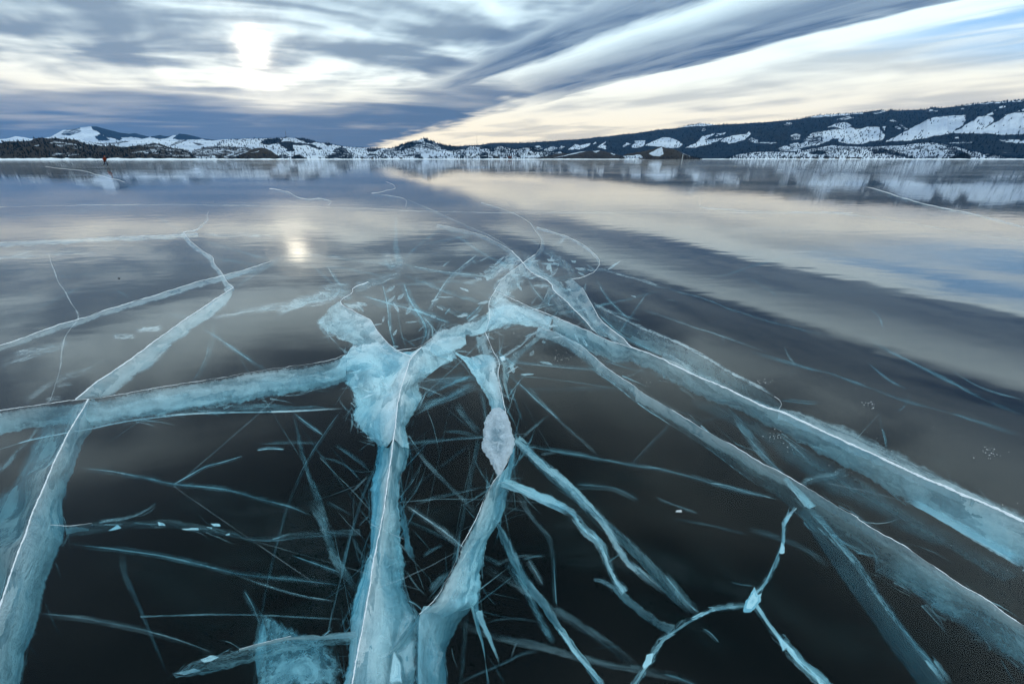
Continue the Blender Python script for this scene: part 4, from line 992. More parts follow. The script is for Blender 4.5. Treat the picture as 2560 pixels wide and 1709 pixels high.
# --- 8 horizontal band on the left
k = crack("wide pale band crossing the ice from the left edge to the trunk crack", (420, 1010))
up = Z("D", [(-200, 500), (0, 480), (200, 452), (350, 430), (520, 405), (620, 402), (800, 375), (960, 345), (1100, 320), (1300, 290), (1500, 258), (1730, 215), (1900, 190), (2100, 165), (2250, 140), (2360, 100)])
lo8 = Z("D", [(-200, 680), (0, 662), (260, 592), (620, 600), (820, 562), (1000, 532), (1200, 502), (1400, 472), (1560, 442), (1750, 412), (1900, 390), (2050, 362), (2360, 300)])
S = Sheets()
S.band(up, lo8, -0.01, -0.20, 0.75, 0.30, 0.48, 0.7, 5)
S.band([(a, b + 16) for a, b in up[4:]], [(a, b - 10) for a, b in lo8[3:]], -0.05, -0.14, 0.5, 0.6, 0.4, 3, 5)
S.band(Z("D", [(620, 600), (820, 555), (1100, 500), (1400, 450), (1700, 410)]), Z("D", [(640, 612), (900, 548), (1100, 522), (1300, 502), (1560, 492), (1800, 492), (2000, 486), (2349, 466)]), -0.16, -0.22, 0.26, 0.5, 0.7, 3, 1)
S.streak(Z("D", [(-60, 760), (0, 742), (200, 680), (400, 640), (620, 605), (740, 575), (900, 545), (1100, 520), (1300, 500), (1560, 490), (1800, 490), (2000, 485), (2349, 465)]), 5, 0.6, -0.06, -0.01, 0.7, 0.3, (0, .1))
feathers(S, lo8[4:], 50, (20, 110), 0.25, (0.2, 0.45), (-0.1, -0.22), (2, 7))
S.build("frost_sheet", k)
rime_line(k, up[:6], 2.0, gaps=0.40); rime_line(k, up[5:], 1.4, gaps=0.50)

# --- 9..11 the long thin cracks on the left
k = crack("long thin straight crack with a milky lower side, upper left", (300, 800))
line = Z("A", [(-150, 1320), (0, 1268), (200, 1200), (400, 1122), (550, 1085), (700, 1030), (900, 970), (1100, 910), (1300, 845), (1450, 805), (1600, 770), (1750, 725), (1850, 690)])
S = Sheets()
S.band(line, [(x + 3, y + 15) for x, y in line], -0.01, -0.08, 0.55, 0.8, 0.35, 0.3, 3, (0, 0.1))
S.build("frost_sheet", k); rime_line(k, line, (2.4, 1.0), gaps=0.25)
k = crack("thin pale crack running level from the left edge to the zigzag crack", (200, 600))
line = Z("A", [(-200, 575), (0, 565), (300, 550), (600, 535), (900, 522), (1200, 512), (1350, 500)])
S = Sheets()
S.band(line, [(x + 2, y + 9) for x, y in line], -0.01, -0.05, 0.5, 0.8, 0.4, 0.3, 3)
S.streak(Z("A", [(-100, 690), (0, 660), (120, 635), (300, 628), (480, 628), (660, 625)]), (16, 12), 0.34, -0.04)
S.streak(Z("A", [(1350, 502), (1500, 505), (1700, 508), (1900, 512)]), 9, 0.3, -0.03)
S.build("frost_sheet", k); rime_line(k, line, 1.1, gaps=0.45)
k = crack("short white zigzag crack joining the level crack to the slanting one", (540, 690))
line = Z("A", [(1250, 490), (1290, 545), (1340, 590), (1400, 630), (1460, 665), (1455, 700), (1490, 740), (1520, 780), (1550, 835), (1595, 870)])
S = Sheets()
S.band(line, [(x - 10, y + 7) for x, y in line], -0.01, -0.05, 0.6, 0.7, 0.45, 0.4, 4)
S.streak(Z("A", [(1540, 900), (1560, 860), (1595, 870)]), 18, 0.5, -0.04); S.streak(Z("A", [(1425, 340), (1410, 380), (1425, 410), (1370, 450), (1355, 475), (1250, 495)]), 7, 0.45, -0.03)
S.build("frost_sheet", k); rime_line(k, line, 2.0, gaps=0.2); rime_line(k, Z("A", [(1425, 350), (1410, 380), (1425, 410), (1370, 450), (1355, 475), (1255, 495)]), 1.2, gaps=0.4)

# --- 12 chain of bright flakes, lower right
k = crack("forked chain of bright turquoise flakes, lower right", (1880, 1500))
S = Sheets()
def chain(P, w, op=0.55, n=10, z=-0.2):
    S.streak(P, (w * .8, w), op * 1.5, z, -0.08, 0.7, 0.85, (0, 0), 4); S.streak(P, (w * .3, w * .35), op * 1.8, z + .03, -0.03, 0.6, 0.6, (0, 0), 2)
    Q = lerp_poly(np.asarray(P, float)[:, :2], 60); T = np.gradient(Q, axis=0)
    for _ in range(n):
        i = random.randrange(3, 57); a = math.atan2(T[i, 1], T[i, 0]) + random.gauss(0, 0.15)
        L, ww = random.uniform(14, 40), random.uniform(2, 6)
        c, u, nn = Q[i] + np.random.normal(0, w * .15, 2) * 0, np.array([math.cos(a), math.sin(a)]), np.array([-math.sin(a), math.cos(a)])
        S.blob([c - u * L, c + nn * ww * .8, c + u * L * .6 + nn * ww * .3, c + u * L, c - nn * ww, c - u * L * .5 - nn * ww * .6], z + 0.03, random.uniform(0.6, 0.95), 0.3, 0.3, 2)
chain(Z("I", [(865, 50), (800, 110), (780, 180), (775, 290), (740, 360), (700, 460), (660, 540), (600, 610)]), 20, 0.45, 14)
chain(Z("I", [(560, 690), (470, 690), (340, 705), (240, 745), (100, 830), (0, 900)]) + Z("H", [(2060, 980), (2010, 1060), (1970, 1130), (1900, 1230)]), 24, 0.45, 24)
chain(Z("I", [(600, 680), (660, 770), (740, 880), (820, 980), (900, 1070), (960, 1120), (1080, 1230)]), 34, 0.36, 16)
S.blob(Z("I", [(590, 555), (615, 620), (640, 600), (630, 660), (600, 700), (570, 735), (510, 735), (520, 660), (560, 620)]), -0.14, 0.95, 0.15, 0.25, 3)
S.blob(Z("I", [(835, 85), (790, 105), (780, 160), (800, 150)]), -0.12, 0.95, 0.15, 0.2, 2); S.blob(Z("I", [(770, 260), (785, 300), (790, 350), (750, 350), (760, 300)]), -0.12, 0.95, 0.15, 0.2, 2)
S.blob(Z("I", [(720, 850), (770, 900), (850, 980), (915, 1085), (870, 1060), (800, 960), (770, 990), (745, 920)]), -0.14, 0.92, 0.15, 0.3, 3); S.blob(Z("I", [(985, 1140), (1010, 1160), (1060, 1210), (1020, 1210)]), -0.14, 0.9, 0.2, 0.3, 2)
S.streak(Z("I", [(440, 530), (500, 545), (580, 555)]), 8, 0.35, -0.2); S.blob(Z("H", [(2000, 1000), (2050, 990), (2030, 1060), (1980, 1110), (1970, 1080)]), -0.14, 0.9, 0.2, 0.25, 2)
S.build("frost_sheet", k)
rime_line(k, Z("I", [(865, 50), (845, 75), (800, 105)]), 1.4)

# --- 13 curved crack with chunks
k = crack("curved crack of broken blue shards sweeping right from below the snow lens", (1500, 1300))
S = Sheets()
c13 = Z("E", [(1240, 690), (1340, 725), (1430, 765), (1500, 800), (1600, 840), (1700, 890), (1750, 950), (1800, 1020), (1880, 1080), (1930, 1150), (1960, 1250)]) + Z("H", [(1740, 400), (1790, 510), (1850, 600)])
S.streak(c13[:6], (30, 26), 0.85, -0.14, -0.1, 0.35, 0.45, (0, 0.1), 3)
chain(c13[4:], 28, 0.45, 22, -0.16)
S.band(Z("H", [(1800, 520), (1860, 600), (1960, 690), (2070, 770), (2190, 805)]), Z("H", [(1780, 590), (1860, 680), (1940, 740), (2040, 830), (2140, 880)]), -0.12, -0.22, 0.55, 0.3, 0.6, 4, 4)
S.streak(Z("H", [(1650, 515), (1720, 530), (1800, 580)]), (8, 30), 0.5, -0.18)
feathers(S, c13, 24, (20, 70), 0.5, (0.2, 0.45), (-0.15, -0.25), (3, 8))
S.build("frost_sheet", k)
rime_line(k, c13[:3], 1.2, gaps=0.5)

# --- 14 diagonal from the lens
k = crack("dim straight blue band slanting from the snow lens to the chain of flakes", (1500, 1260))
S = Sheets()
S.band(Z("E", [(1335, 370), (1480, 490), (1600, 600), (1730, 700), (1840, 830), (1970, 940), (2100, 1060), (2230, 1190), (2349, 1290)]) + Z("H", [(2340, 730)]),
       Z("E", [(1330, 440), (1430, 560), (1560, 690), (1700, 790), (1830, 910), (1950, 1020), (2070, 1140), (2180, 1240)]) + Z("H", [(2110, 620), (2250, 740)]), -0.08, -0.26, 0.42, 0.5, 0.5, 2, 3, (0, 0.1))
S.streak(Z("E", [(1340, 400), (1480, 530), (1600, 640), (1720, 740), (1830, 860), (1950, 980)]) + Z("H", [(1850, 380), (1990, 500), (2120, 610)]), (26, 20), 0.62, -0.12, -0.06, 0.8, 0.5, (0, 0.2))
feathers(S, Z("E", [(1330, 400), (1600, 650), (1830, 880)]), 30, (50, 200), 0.15, (0.15, 0.4), (-0.1, -0.3), (3, 8))
S.build("frost_sheet", k)
rime_line(k, Z("E", [(1330, 420), (1290, 540), (1250, 610), (1215, 690)]), 1.6, gaps=0.45)

# --- 15 level crack with flakes, lower left
k = crack("dark level crack with loose white flakes, lower left", (450, 1325))
S = Sheets()
c15 = Z("G", [(440, 175), (650, 150), (800, 140), (1000, 160), (1150, 160), (1300, 180), (1450, 205), (1600, 248), (1800, 250), (2000, 225), (2349, 200)])
S.band(Z("G", [(430, 165), (650, 132), (800, 125), (1000, 122), (1150, 125), (1300, 155), (1500, 190), (1620, 240), (1800, 220), (2000, 200), (2349, 180)]), Z("G", [(430, 245), (650, 215), (800, 190), (1000, 180), (1150, 180), (1300, 205), (1480, 235), (1640, 262), (1800, 270), (2000, 245), (2349, 230)]), -0.1, -0.22, 0.22, 0.25, 0.7, 2, 2)
for P in ([(700, 200), (770, 155), (800, 180), (745, 195)], [(1030, 140), (1075, 150), (1085, 168), (1035, 165)], [(1180, 185), (1300, 178), (1312, 195), (1200, 195)], [(1370, 150), (1440, 152), (1448, 172), (1390, 170)], [(1470, 225), (1500, 212), (1502, 230)], [(1340, 172), (1390, 175), (1385, 185)]):
    S.blob(Z("G", P), -0.12, 0.95, 0.2, 0.15, 1.5)
S.band(Z("G", [(420, 160), (500, 162), (580, 180)]), Z("G", [(430, 235), (500, 210), (570, 195)]), -0.1, -0.16, 0.6, 0.5, 0.4, 2, 2)
S.streak(Z("G", [(640, 140), (800, 120), (900, 90), (1000, 30), (1020, 10)]), (12, 6), 0.45, -0.1); S.streak(Z("D", [(1060, 1130), (1000, 1180), (900, 1200), (760, 1225)]), 8, 0.4, -0.1)
feathers(S, c15, 40, (20, 90), 0.2, (0.15, 0.4), (-0.1, -0.25), (2, 6))
S.build("frost_sheet", k)
rime_line(k, Z("G", [(330, 160), (440, 170), (520, 160), (600, 150)]), 1.5, gaps=0.35)

# --- 16 broken slab and milky cloud at the bottom
k = crack("jagged dark and white broken slab above a milky cloud, bottom left of centre", (700, 1640))
S = Sheets()
S.band(Z("G", [(1120, 1128), (1300, 1030), (1450, 990), (1600, 950), (1750, 920), (1900, 880), (2100, 878), (2320, 845)]), Z("G", [(1150, 1145), (1280, 1150), (1450, 1105), (1660, 1050), (1800, 1010), (1920, 975), (2100, 952), (2320, 935)]), -0.10, -0.24, 0.85, 0.25, 0.85, 5, 5)
S.band(Z("G", [(1560, 965), (1750, 918), (1900, 885), (2080, 890), (2320, 845)]), Z("G", [(1560, 985), (1750, 940), (1900, 905), (2080, 912), (2320, 900)]), -0.06, -0.10, 0.85, 0.4, 0.3, 2, 3)
S.blob(Z("G", [(1300, 1040), (1380, 1005), (1440, 1020), (1380, 1050), (1320, 1060)]), -0.12, 0.9, 0.2, 0.3, 2); S.blob(Z("G", [(1130, 1130), (1280, 1090), (1330, 1110), (1200, 1140)]), -0.14, 0.8, 0.3, 0.5, 2)
S.blob(Z("G", [(1665, 1260), (1670, 960), (1700, 780), (1730, 730), (1850, 805), (1900, 800), (1990, 870), (2130, 905), (2230, 1050), (2250, 1130), (2190, 1260)]), -0.28, 0.62, 0.35, 0.62, 8)
S.blob(Z("G", [(1700, 1240), (1750, 1040), (1900, 1000), (2080, 1010), (2180, 1100), (2150, 1240)]), -0.24, 0.55, 0.6, 0.65, 8)
S.band(Z("G", [(1660, 1010), (1690, 820), (1715, 740), (1620, 620)]), Z("G", [(1690, 1240), (1740, 1000), (1740, 830), (1650, 640)]), -0.42, -0.3, 0.4, 0.5, 0.5, 2, 5, (0, .4))
feathers(S, Z("G", [(1120, 1128), (1450, 1000), (1900, 900), (2300, 880)]), 40, (15, 60), 0.4, (0.4, 0.8), (-0.1, -0.2), (2, 7))
S.build("frost_sheet", k)
rime_line(k, Z("G", [(1560, 970), (1660, 945), (1760, 918), (1900, 885)]), 1.5, gaps=0.4)

# --- 17 fine crack climbing through the centre
k = crack("crooked white hairline crack climbing through the upper centre cluster", (1290, 680))
line = Z("B", [(1130, 765), (1155, 690), (1160, 640), (1148, 570), (1195, 480), (1240, 410), (1300, 350), (1390, 290), (1470, 235), (1515, 180), (1510, 120), (1460, 60), (1430, 10), (1300, -60), (1100, -120)])
S = Sheets()
S.band(line[3:9], Z("B", [(1210, 600), (1340, 500), (1400, 420), (1430, 350), (1450, 300), (1480, 250)]), -0.01, -0.06, 0.55, 0.6, 0.5, 0.5, 5)
S.band(Z("B", [(1390, 290), (1300, 330), (1200, 390), (1150, 420)]), Z("B", [(1330, 215), (1200, 290), (1130, 330), (1110, 360)]), -0.01, -0.05, 0.5, 0.7, 0.55, 4, 6)
S.band(line[8:], [(x + 10, y + 5) for x, y in line[8:]], -0.01, -0.03, 0.26, 0.8, 0.4, 0.4, 3)
S.blob(Z("B", [(1250, 245), (1310, 210), (1390, 270), (1370, 285), (1300, 250), (1330, 330), (1290, 320)]), -0.04, 0.4, 0.5, 0.5, 3)
feathers(S, line[:9], 50, (15, 60), 0.9, (0.2, 0.45), (-0.02, -0.06), (3, 7))
S.build("frost_sheet", k); rime_line(k, line[:9], (2.2, 1.8), gaps=0.15); rime_line(k, line[8:], (1.1, 0.4), gaps=0.45)
k = crack("white ragged crack running from the upper centre to the great white crack", (1420, 740))
line = Z("B", [(800, 30), (950, 60), (1100, 100), (1210, 150), (1310, 210), (1390, 290), (1420, 340), (1470, 370), (1580, 430), (1590, 480), (1680, 550), (1720, 600), (1800, 670), (1860, 750)])
S = Sheets()
S.band(line[5:], Z("B", [(1470, 280), (1600, 380), (1700, 470), (1800, 560), (1880, 660), (1960, 750), (2080, 850)]), -0.01, -0.08, 0.60, 0.5, 0.45, 0.5, 6)
S.band(line[8:], Z("B", [(1540, 500), (1560, 560), (1500, 600), (1600, 640), (1750, 690), (1840, 760)]), -0.01, -0.06, 0.3, 0.7, 0.6, 0.5, 6)
S.band(line[:6], [(x - 3, y + 9) for x, y in line[:6]], -0.01, -0.04, 0.28, 0.8, 0.4, 0.4, 3)
S.band(Z("B", [(1720, 400), (1800, 470), (1870, 600), (1910, 680), (1980, 740), (2050, 790), (2130, 870)]), Z("B", [(1660, 420), (1740, 560), (1800, 640), (1850, 700), (1940, 770), (2060, 850)]), -0.01, -0.05, 0.55, 0.5, 0.4, 0.5, 4)
feathers(S, line[5:], 40, (15, 60), 0.7, (0.2, 0.45), (-0.02, -0.06), (3, 7))
S.build("frost_sheet", k); rime_line(k, line[4:], 3.0); rime_line(k, line[:5], 0.8, gaps=0.45); rime_line(k, Z("B", [(1790, 465), (1870, 600), (1910, 680), (1980, 740), (2050, 790), (2130, 870)]), (1.8, 3.6))
k = crack("thin bowed crack right of the upper centre cluster", (1490, 640))
line = Z("B", [(1480, 50), (1600, 85), (1700, 115), (1800, 170), (1880, 230), (1920, 290), (1880, 350), (1810, 385), (1720, 402)])
S = Sheets()
S.band(line, [(x - 5, y + 4) for x, y in line], -0.01, -0.02, 0.4, 0.8, 0.4, 0.4, 2)
S.streak(Z("B", [(1520, 190), (1640, 270), (1730, 370)]), (18, 26), 0.3, -0.04); S.streak(Z("B", [(1780, 300), (1850, 350), (1920, 330), (2050, 370), (2349, 455)]), 7, 0.45, -0.03)
S.build("frost_sheet", k); rime_line(k, line, 1.2, gaps=0.3)
# --- far cracks on the polished ice
def thin(label, P, w, op, lip, gaps):
    k = crack(label, P[len(P) // 2])
    S = Sheets(); S.streak(P, w, op * 0.6, -0.02, -0.01, 0.9, 0.5, (0.1, 0.1)); S.build("frost_sheet", k)
    rime_line(k, P, tuple(q * .5 for q in (lip if isinstance(lip, tuple) else (lip, lip))), gaps=gaps)
thin("long white crack far out on the right, slanting towards the edge", Z("C", [(1380, 165), (1450, 180), (1600, 230), (1800, 285), (2000, 320), (2349, 410), (2600, 480)]), 5, 0.6, (1.6, 1.2), 0.25)
thin("dark hooked crack on the bright ice at right", Z("C", [(330, 205), (382, 250), (355, 290), (500, 300), (700, 317), (1200, 322), (1300, 322)]), 3, 0.3, 1.0, 0.5)
thin("level hairline crack crossing the bright ice below the right shore", Z("A", [(0, 320), (700, 305), (1300, 305), (2349, 322)]) + Z("C", [(-1200, 322), (0, 320), (900, 321), (1235, 322), (1600, 380), (2349, 500), (2600, 545)]), 3, 0.22, 0.5, 0.55)
thin("curving pale crack far out left, near the skater", Z("A", [(310, 45), (450, 60), (570, 75), (650, 100), (720, 115), (850, 150)]), 4, 0.7, 1.4, 0.2)
thin("wandering thin crack far out, upper centre left", Z("A", [(1840, 195), (1920, 205), (1990, 225), (2010, 250), (2100, 270), (2200, 260), (2270, 285), (2240, 310)]), 5, 0.5, 1.2, 0.3)
thin("small hooked crack far out at the centre", [(965, 455), (985, 462), (990, 472), (950, 480), (920, 484), (1000, 492), (1020, 502), (1010, 520), (1000, 540)], 4, 0.35, 0.6, 0.42)
thin("pale straight crack from the far centre towards the cluster", [(1020, 500), (1080, 525), (1130, 548), (1180, 570), (1230, 590), (1280, 625)], 8, 0.3, 0.5, 0.45)
thin("thin crooked crack wandering down the left ice", Z("A", [(335, 640), (345, 700), (380, 780), (400, 840), (450, 900), (480, 970), (520, 1020), (545, 1080), (470, 1160), (430, 1240), (415, 1366)]) + Z("D", [(420, 150), (400, 240), (370, 330), (345, 410)]), 7, 0.5, 1.2, 0.4)

# ------------------------------------------------------------------ faint planes deep in the ice: parts of the sheet of ice itself
FAINT = [
 ("A", [(0, 395), (300, 360), (500, 345), (700, 325), (1000, 305)], 4, .35), ("A", [(1060, 375), (1150, 430), (1220, 475), (1270, 520)], 7, .4), ("A", [(415, 375), (365, 450), (330, 530), (250, 590)], 7, .4),
 ("A", [(1300, 530), (1500, 580), (1700, 640), (1900, 690)], 5, .3), ("A", [(1460, 665), (1600, 690), (1760, 710)], 7, .35), ("A", [(1920, 255), (1850, 310), (1750, 385)], 5, .45), ("A", [(1595, 870), (1700, 790), (1850, 700), (1950, 640)], 14, .35),
 ("A", [(0, 830), (400, 790), (800, 760)], 5, .15), ("A", [(100, 1080), (400, 930), (620, 840)], 8, .15), ("A", [(790, 880), (860, 920), (880, 950)], 4, .35), ("A", [(190, 890), (210, 930), (160, 985)], 5, .4), ("A", [(1370, 1140), (1500, 1220), (1620, 1300), (1720, 1380)], 12, .25),
 ("A", [(1460, 1080), (1450, 1250), (1430, 1366)], 12, .2), ("A", [(2030, 620), (2180, 650), (2349, 660)], 4, .3), ("A", [(2240, 720), (2300, 830), (2349, 870)], 12, .3), ("A", [(1150, 1050), (1250, 1060), (1300, 1080)], 8, .2),
 ("D", [(1510, 0), (1620, 80), (1720, 140), (1820, 210)], 14, .22), ("D", [(1440, 0), (1420, 120), (1360, 240), (1320, 290)], 14, .22), ("D", [(520, 870), (800, 900), (1000, 940), (1200, 985), (1400, 1000), (1600, 1030), (1800, 1090), (2000, 1140), (2130, 1200)], 18, .24),
 ("D", [(2000, 480), (2030, 620), (2060, 760), (2100, 900), (2160, 1050), (2220, 1229)], (8, 26), .5), ("D", [(2340, 470), (2200, 660), (2080, 850), (1980, 1080), (1930, 1229)], 10, .4), ("D", [(2000, 490), (2100, 570), (2210, 650)], 12, .35),
 ("D", [(1180, 985), (1300, 920), (1400, 860), (1500, 838), (1660, 790)], 10, .4), ("D", [(1750, 748), (1850, 735), (1940, 742)], 10, .6), ("D", [(1750, 700), (1960, 690), (2200, 700)], 8, .2),
 ("G", [(2020, 0), (2080, 100), (2140, 240), (2170, 350), (2230, 440), (2330, 600)], 28, .5), ("G", [(1890, 0), (1850, 120), (1800, 280), (1770, 430), (1740, 560), (1710, 700), (1690, 800), (1670, 900), (1660, 1250)], 10, .5),
 ("G", [(270, 742), (500, 762), (750, 810), (950, 850), (1100, 890), (1250, 940), (1400, 1000)], 20, .24), ("G", [(440, 280), (700, 310), (1000, 350), (1200, 390), (1400, 440), (1550, 480), (1900, 510), (2250, 555)], 18, .26),
 ("G", [(1550, 490), (1750, 560), (1950, 620), (2200, 660)], 10, .3), ("G", [(805, 340), (800, 450), (850, 570), (920, 720), (980, 870), (1030, 990), (1090, 1130)], (22, 7), .45), ("G", [(1900, 355), (2050, 410), (2220, 470)], 12, .3),
 ("G", [(2340, 50), (2290, 230), (2230, 480), (2180, 680), (2140, 870), (2100, 1050)], 6, .55), ("G", [(1580, 580), (1640, 680), (1680, 790)], 20, .25), ("G", [(2300, 230), (2349, 420)], 8, .3), ("G", [(2220, 830), (2270, 720), (2320, 640)], 6, .3),
 ("E", [(0, 520), (130, 550), (230, 620), (280, 700)], 5, .3), ("E", [(100, 430), (250, 530), (360, 640)], 14, .35), ("E", [(610, 400), (700, 530), (800, 640), (900, 740), (1000, 830), (1060, 920)], 13, .35), ("E", [(1090, 410), (980, 470), (860, 560), (740, 640), (640, 740), (570, 830)], 12, .36),
 ("E", [(920, 160), (1000, 260), (1100, 370)], 24, .32), ("E", [(650, 840), (800, 790), (950, 760), (1130, 720)], 9, .3), ("E", [(580, 850), (700, 930), (820, 1010), (950, 1120), (1010, 1180)], 22, .3), ("E", [(1340, 430), (1550, 470), (1750, 500), (1950, 540), (2150, 580), (2349, 600)], 14, .22),
 ("E", [(1380, 0), (1560, 190), (1700, 330), (1830, 440), (1900, 520)], 10, .3), ("E", [(1380, 390), (1470, 310), (1570, 230)], 8, .3), ("E", [(1350, 770), (1420, 900), (1500, 1000), (1560, 1060), (1590, 1180), (1600, 1366)], 16, .34), ("H", [(1390, 370), (1400, 560), (1410, 690)], 14, .32),
 ("E", [(700, 90), (730, 200), (770, 300), (800, 420), (812, 515)], 3, .6), ("E", [(1018, 380), (1020, 600), (1040, 800), (1050, 930)], 4, .4), ("E", [(700, 1200), (770, 1150), (840, 1120)], 8, .3), ("E", [(1380, 1220), (1460, 1195), (1540, 1190)], 8, .3),
 ("E", [(640, 740), (690, 560), (720, 340)], 4, .3), ("E", [(860, 280), (900, 180), (920, 130)], 4, .25), ("E", [(840, 340), (960, 350), (1080, 380)], 10, .22), ("E", [(1260, 870), (1340, 880), (1420, 900)], 7, .25), ("E", [(1750, 710), (1900, 720), (2050, 740), (2180, 820)], 22, .16), ("E", [(1500, 500), (1620, 485)], 6, .2),
 ("E", [(200, 770), (280, 700), (330, 650)], 5, .35), ("E", [(260, 480), (330, 430), (380, 400)], 4, .3), ("E", [(230, 760), (225, 900), (235, 1000)], 4, .3), ("E", [(400, 520), (350, 650), (300, 760), (240, 950), (180, 1150), (140, 1366)], 9, .6), ("E", [(40, 830), (130, 870), (220, 920)], 7, .3), ("E", [(0, 830), (30, 950), (70, 1030)], 18, .45), ("E", [(260, 990), (340, 910)], 6, .35),
 ("E", [(220, 1070), (260, 1150), (310, 1220)], 8, .35), ("E", [(0, 1270), (100, 1300), (160, 1340)], 14, .3),
 ("H", [(930, 440), (1100, 520), (1200, 570), (1380, 700), (1550, 810), (1700, 910), (1830, 1000), (1950, 1110)], 28, .24), ("H", [(760, 800), (900, 850), (1050, 890), (1200, 930), (1400, 970), (1600, 1040), (1850, 1090), (2100, 1130), (2349, 1198)], 26, .28), ("H", [(770, 1198), (900, 1130), (1050, 1070), (1180, 1000), (1300, 975)], 12, .34),
 ("H", [(940, 800), (1050, 770), (1180, 770), (1300, 790)], 8, .28), ("H", [(825, 730), (812, 900), (800, 1050), (785, 1230)], 16, .28), ("H", [(1220, 380), (1270, 460), (1320, 550)], 20, .2), ("H", [(1000, 430), (1120, 375), (1220, 355), (1340, 370)], 10, .28), ("H", [(950, 980), (1010, 1080), (1080, 1198)], 8, .25), ("H", [(1620, 970), (1720, 955), (1830, 945)], 4, .25),
 ("H", [(480, 380), (510, 480), (550, 590)], 5, .4), ("H", [(430, 450), (490, 550), (560, 620)], 5, .4), ("H", [(520, 440), (580, 500), (610, 570)], 5, .3), ("H", [(440, 650), (500, 680), (540, 720)], 10, .35), ("H", [(590, 600), (640, 520), (700, 460)], 22, .4),
 ("I", [(0, 480), (80, 580), (160, 680), (230, 730)], 26, .3), ("I", [(540, 180), (700, 230), (840, 280), (960, 340), (1080, 430)], 20, .22), ("I", [(250, 830), (300, 860), (350, 920)], 14, .3), ("I", [(0, 1130), (100, 1160), (220, 1210)], 14, .2), ("I", [(0, 100), (200, 140), (380, 175), (560, 220)], 5, .2),
 ("F", [(0, 760), (200, 800), (400, 860), (600, 920), (820, 960)], 14, .26), ("F", [(400, 870), (520, 880), (640, 920), (840, 970)], 10, .3), ("F", [(100, 960), (220, 1010), (360, 1060)], 12, .18), ("F", [(1470, 450), (1475, 530), (1500, 600), (1510, 660)], 6, .5), ("F", [(1580, 430), (1640, 390), (1650, 310)], 5, .45),
 ("F", [(1380, 120), (1450, 190), (1540, 250), (1640, 300)], 6, .35), ("F", [(860, 360), (1000, 375), (1100, 385)], 9, .3), ("F", [(880, 20), (900, 90), (950, 140), (955, 180), (860, 230)], 4, .3), ("F", [(650, 60), (900, 130), (1150, 200), (1400, 280), (1700, 390), (2000, 470), (2349, 580)], 6, .3),
 ("C", [(1380, 1070), (1500, 1150), (1650, 1230), (1800, 1300), (1950, 1370), (2150, 1468), (2349, 1560)], 6, .42), ("C", [(370, 740), (580, 680), (800, 610), (1000, 570), (1250, 510)], 4, .3), ("C", [(0, 730), (220, 800), (420, 850), (600, 930), (900, 1010), (1200, 1080)], 4, .26), ("C", [(0, 900), (250, 990), (520, 1080), (800, 1180)], 5, .3), ("C", [(500, 1080), (520, 1100), (495, 1125)], 3, .35),
 ("C", [(1900, 1280), (2050, 1370), (2150, 1410), (2349, 1468)], 5, .35), ("C", [(640, 700), (760, 770), (850, 840)], 4, .22), ("C", [(1400, 900), (1470, 960), (1490, 1030)], 4, .3), ("C", [(1200, 240), (1215, 290), (1235, 320)], 3, .4), ("C", [(100, 410), (600, 415), (1200, 410)], 2, .3),
 ("B", [(740, 630), (820, 490), (900, 380), (1000, 300), (1090, 230)], 15, .42), ("B", [(570, 300), (800, 350), (1000, 370), (1150, 390)], 12, .38), ("B", [(570, 370), (700, 420), (900, 500), (1130, 570)], 12, .4), ("B", [(520, -60), (515, 200), (540, 280), (530, 360)], (6, 26), .42), ("B", [(575, 290), (600, 240), (680, 160), (780, 90), (860, 30)], 5, .4),
 ("B", [(430, 430), (470, 590), (470, 720), (520, 880)], 14, .42), ("B", [(570, 420), (620, 560), (690, 660), (740, 760), (690, 860)], 24, .42), ("B", [(490, 450), (530, 600), (550, 760), (590, 880)], 5, .5), ("B", [(300, 520), (450, 570), (640, 610), (760, 660), (900, 710)], 24, .42), ("B", [(550, 790), (610, 830), (660, 870)], 6, .4), ("B", [(700, 660), (760, 720), (760, 800)], 20, .35),
 ("B", [(1000, 800), (1200, 740), (1500, 670), (1880, 590), (2349, 480)], 8, .42), ("B", [(1890, 400), (1950, 520), (2050, 620), (2120, 680)], 10, .26), ("B", [(690, 1180), (850, 1100), (1000, 1040)], 44, .42), ("B", [(620, 1300), (850, 1210), (1090, 1110)], 30, .52), ("B", [(640, 1340), (800, 1230), (1000, 1150)], 8, .5), ("B", [(860, 60), (1000, 150), (1150, 250), (1330, 330)], 8, .35), ("B", [(1860, 60), (1890, 120), (1920, 170)], 3, .4),
 ("B", [(0, 240), (200, 260), (400, 290), (560, 310)], 10, .25), ("B", [(0, 300), (250, 340), (450, 380)], 8, .25), ("B", [(780, 560), (900, 620), (1000, 680)], 8, .3), ("B", [(850, 640), (890, 600)], 10, .4), ("B", [(1000, 680), (1070, 620), (1110, 570)], 14, .4), ("B", [(1320, 620), (1480, 600), (1600, 560)], 14, .35), ("B", [(1540, 570), (1560, 510), (1590, 500)], 24, .5), ("B", [(1420, 400), (1480, 500), (1560, 580)], 12, .25),
 ("B", [(1280, 1050), (1400, 1150), (1500, 1250), (1640, 1366)], 12, .3), ("B", [(1280, 1100), (1320, 1200), (1380, 1366)], 6, .4), ("B", [(900, 900), (940, 1000)], 8, .3), ("B", [(1640, 600), (1560, 680), (1480, 740)], 12, .4), ("B", [(1840, 560), (2000, 620), (2200, 690)], 5, .3), ("B", [(1900, 640), (2050, 780), (2200, 860), (2349, 930)], 16, .35), ("B", [(440, 440), (640, 430), (900, 410), (1100, 440)], 8, .25),
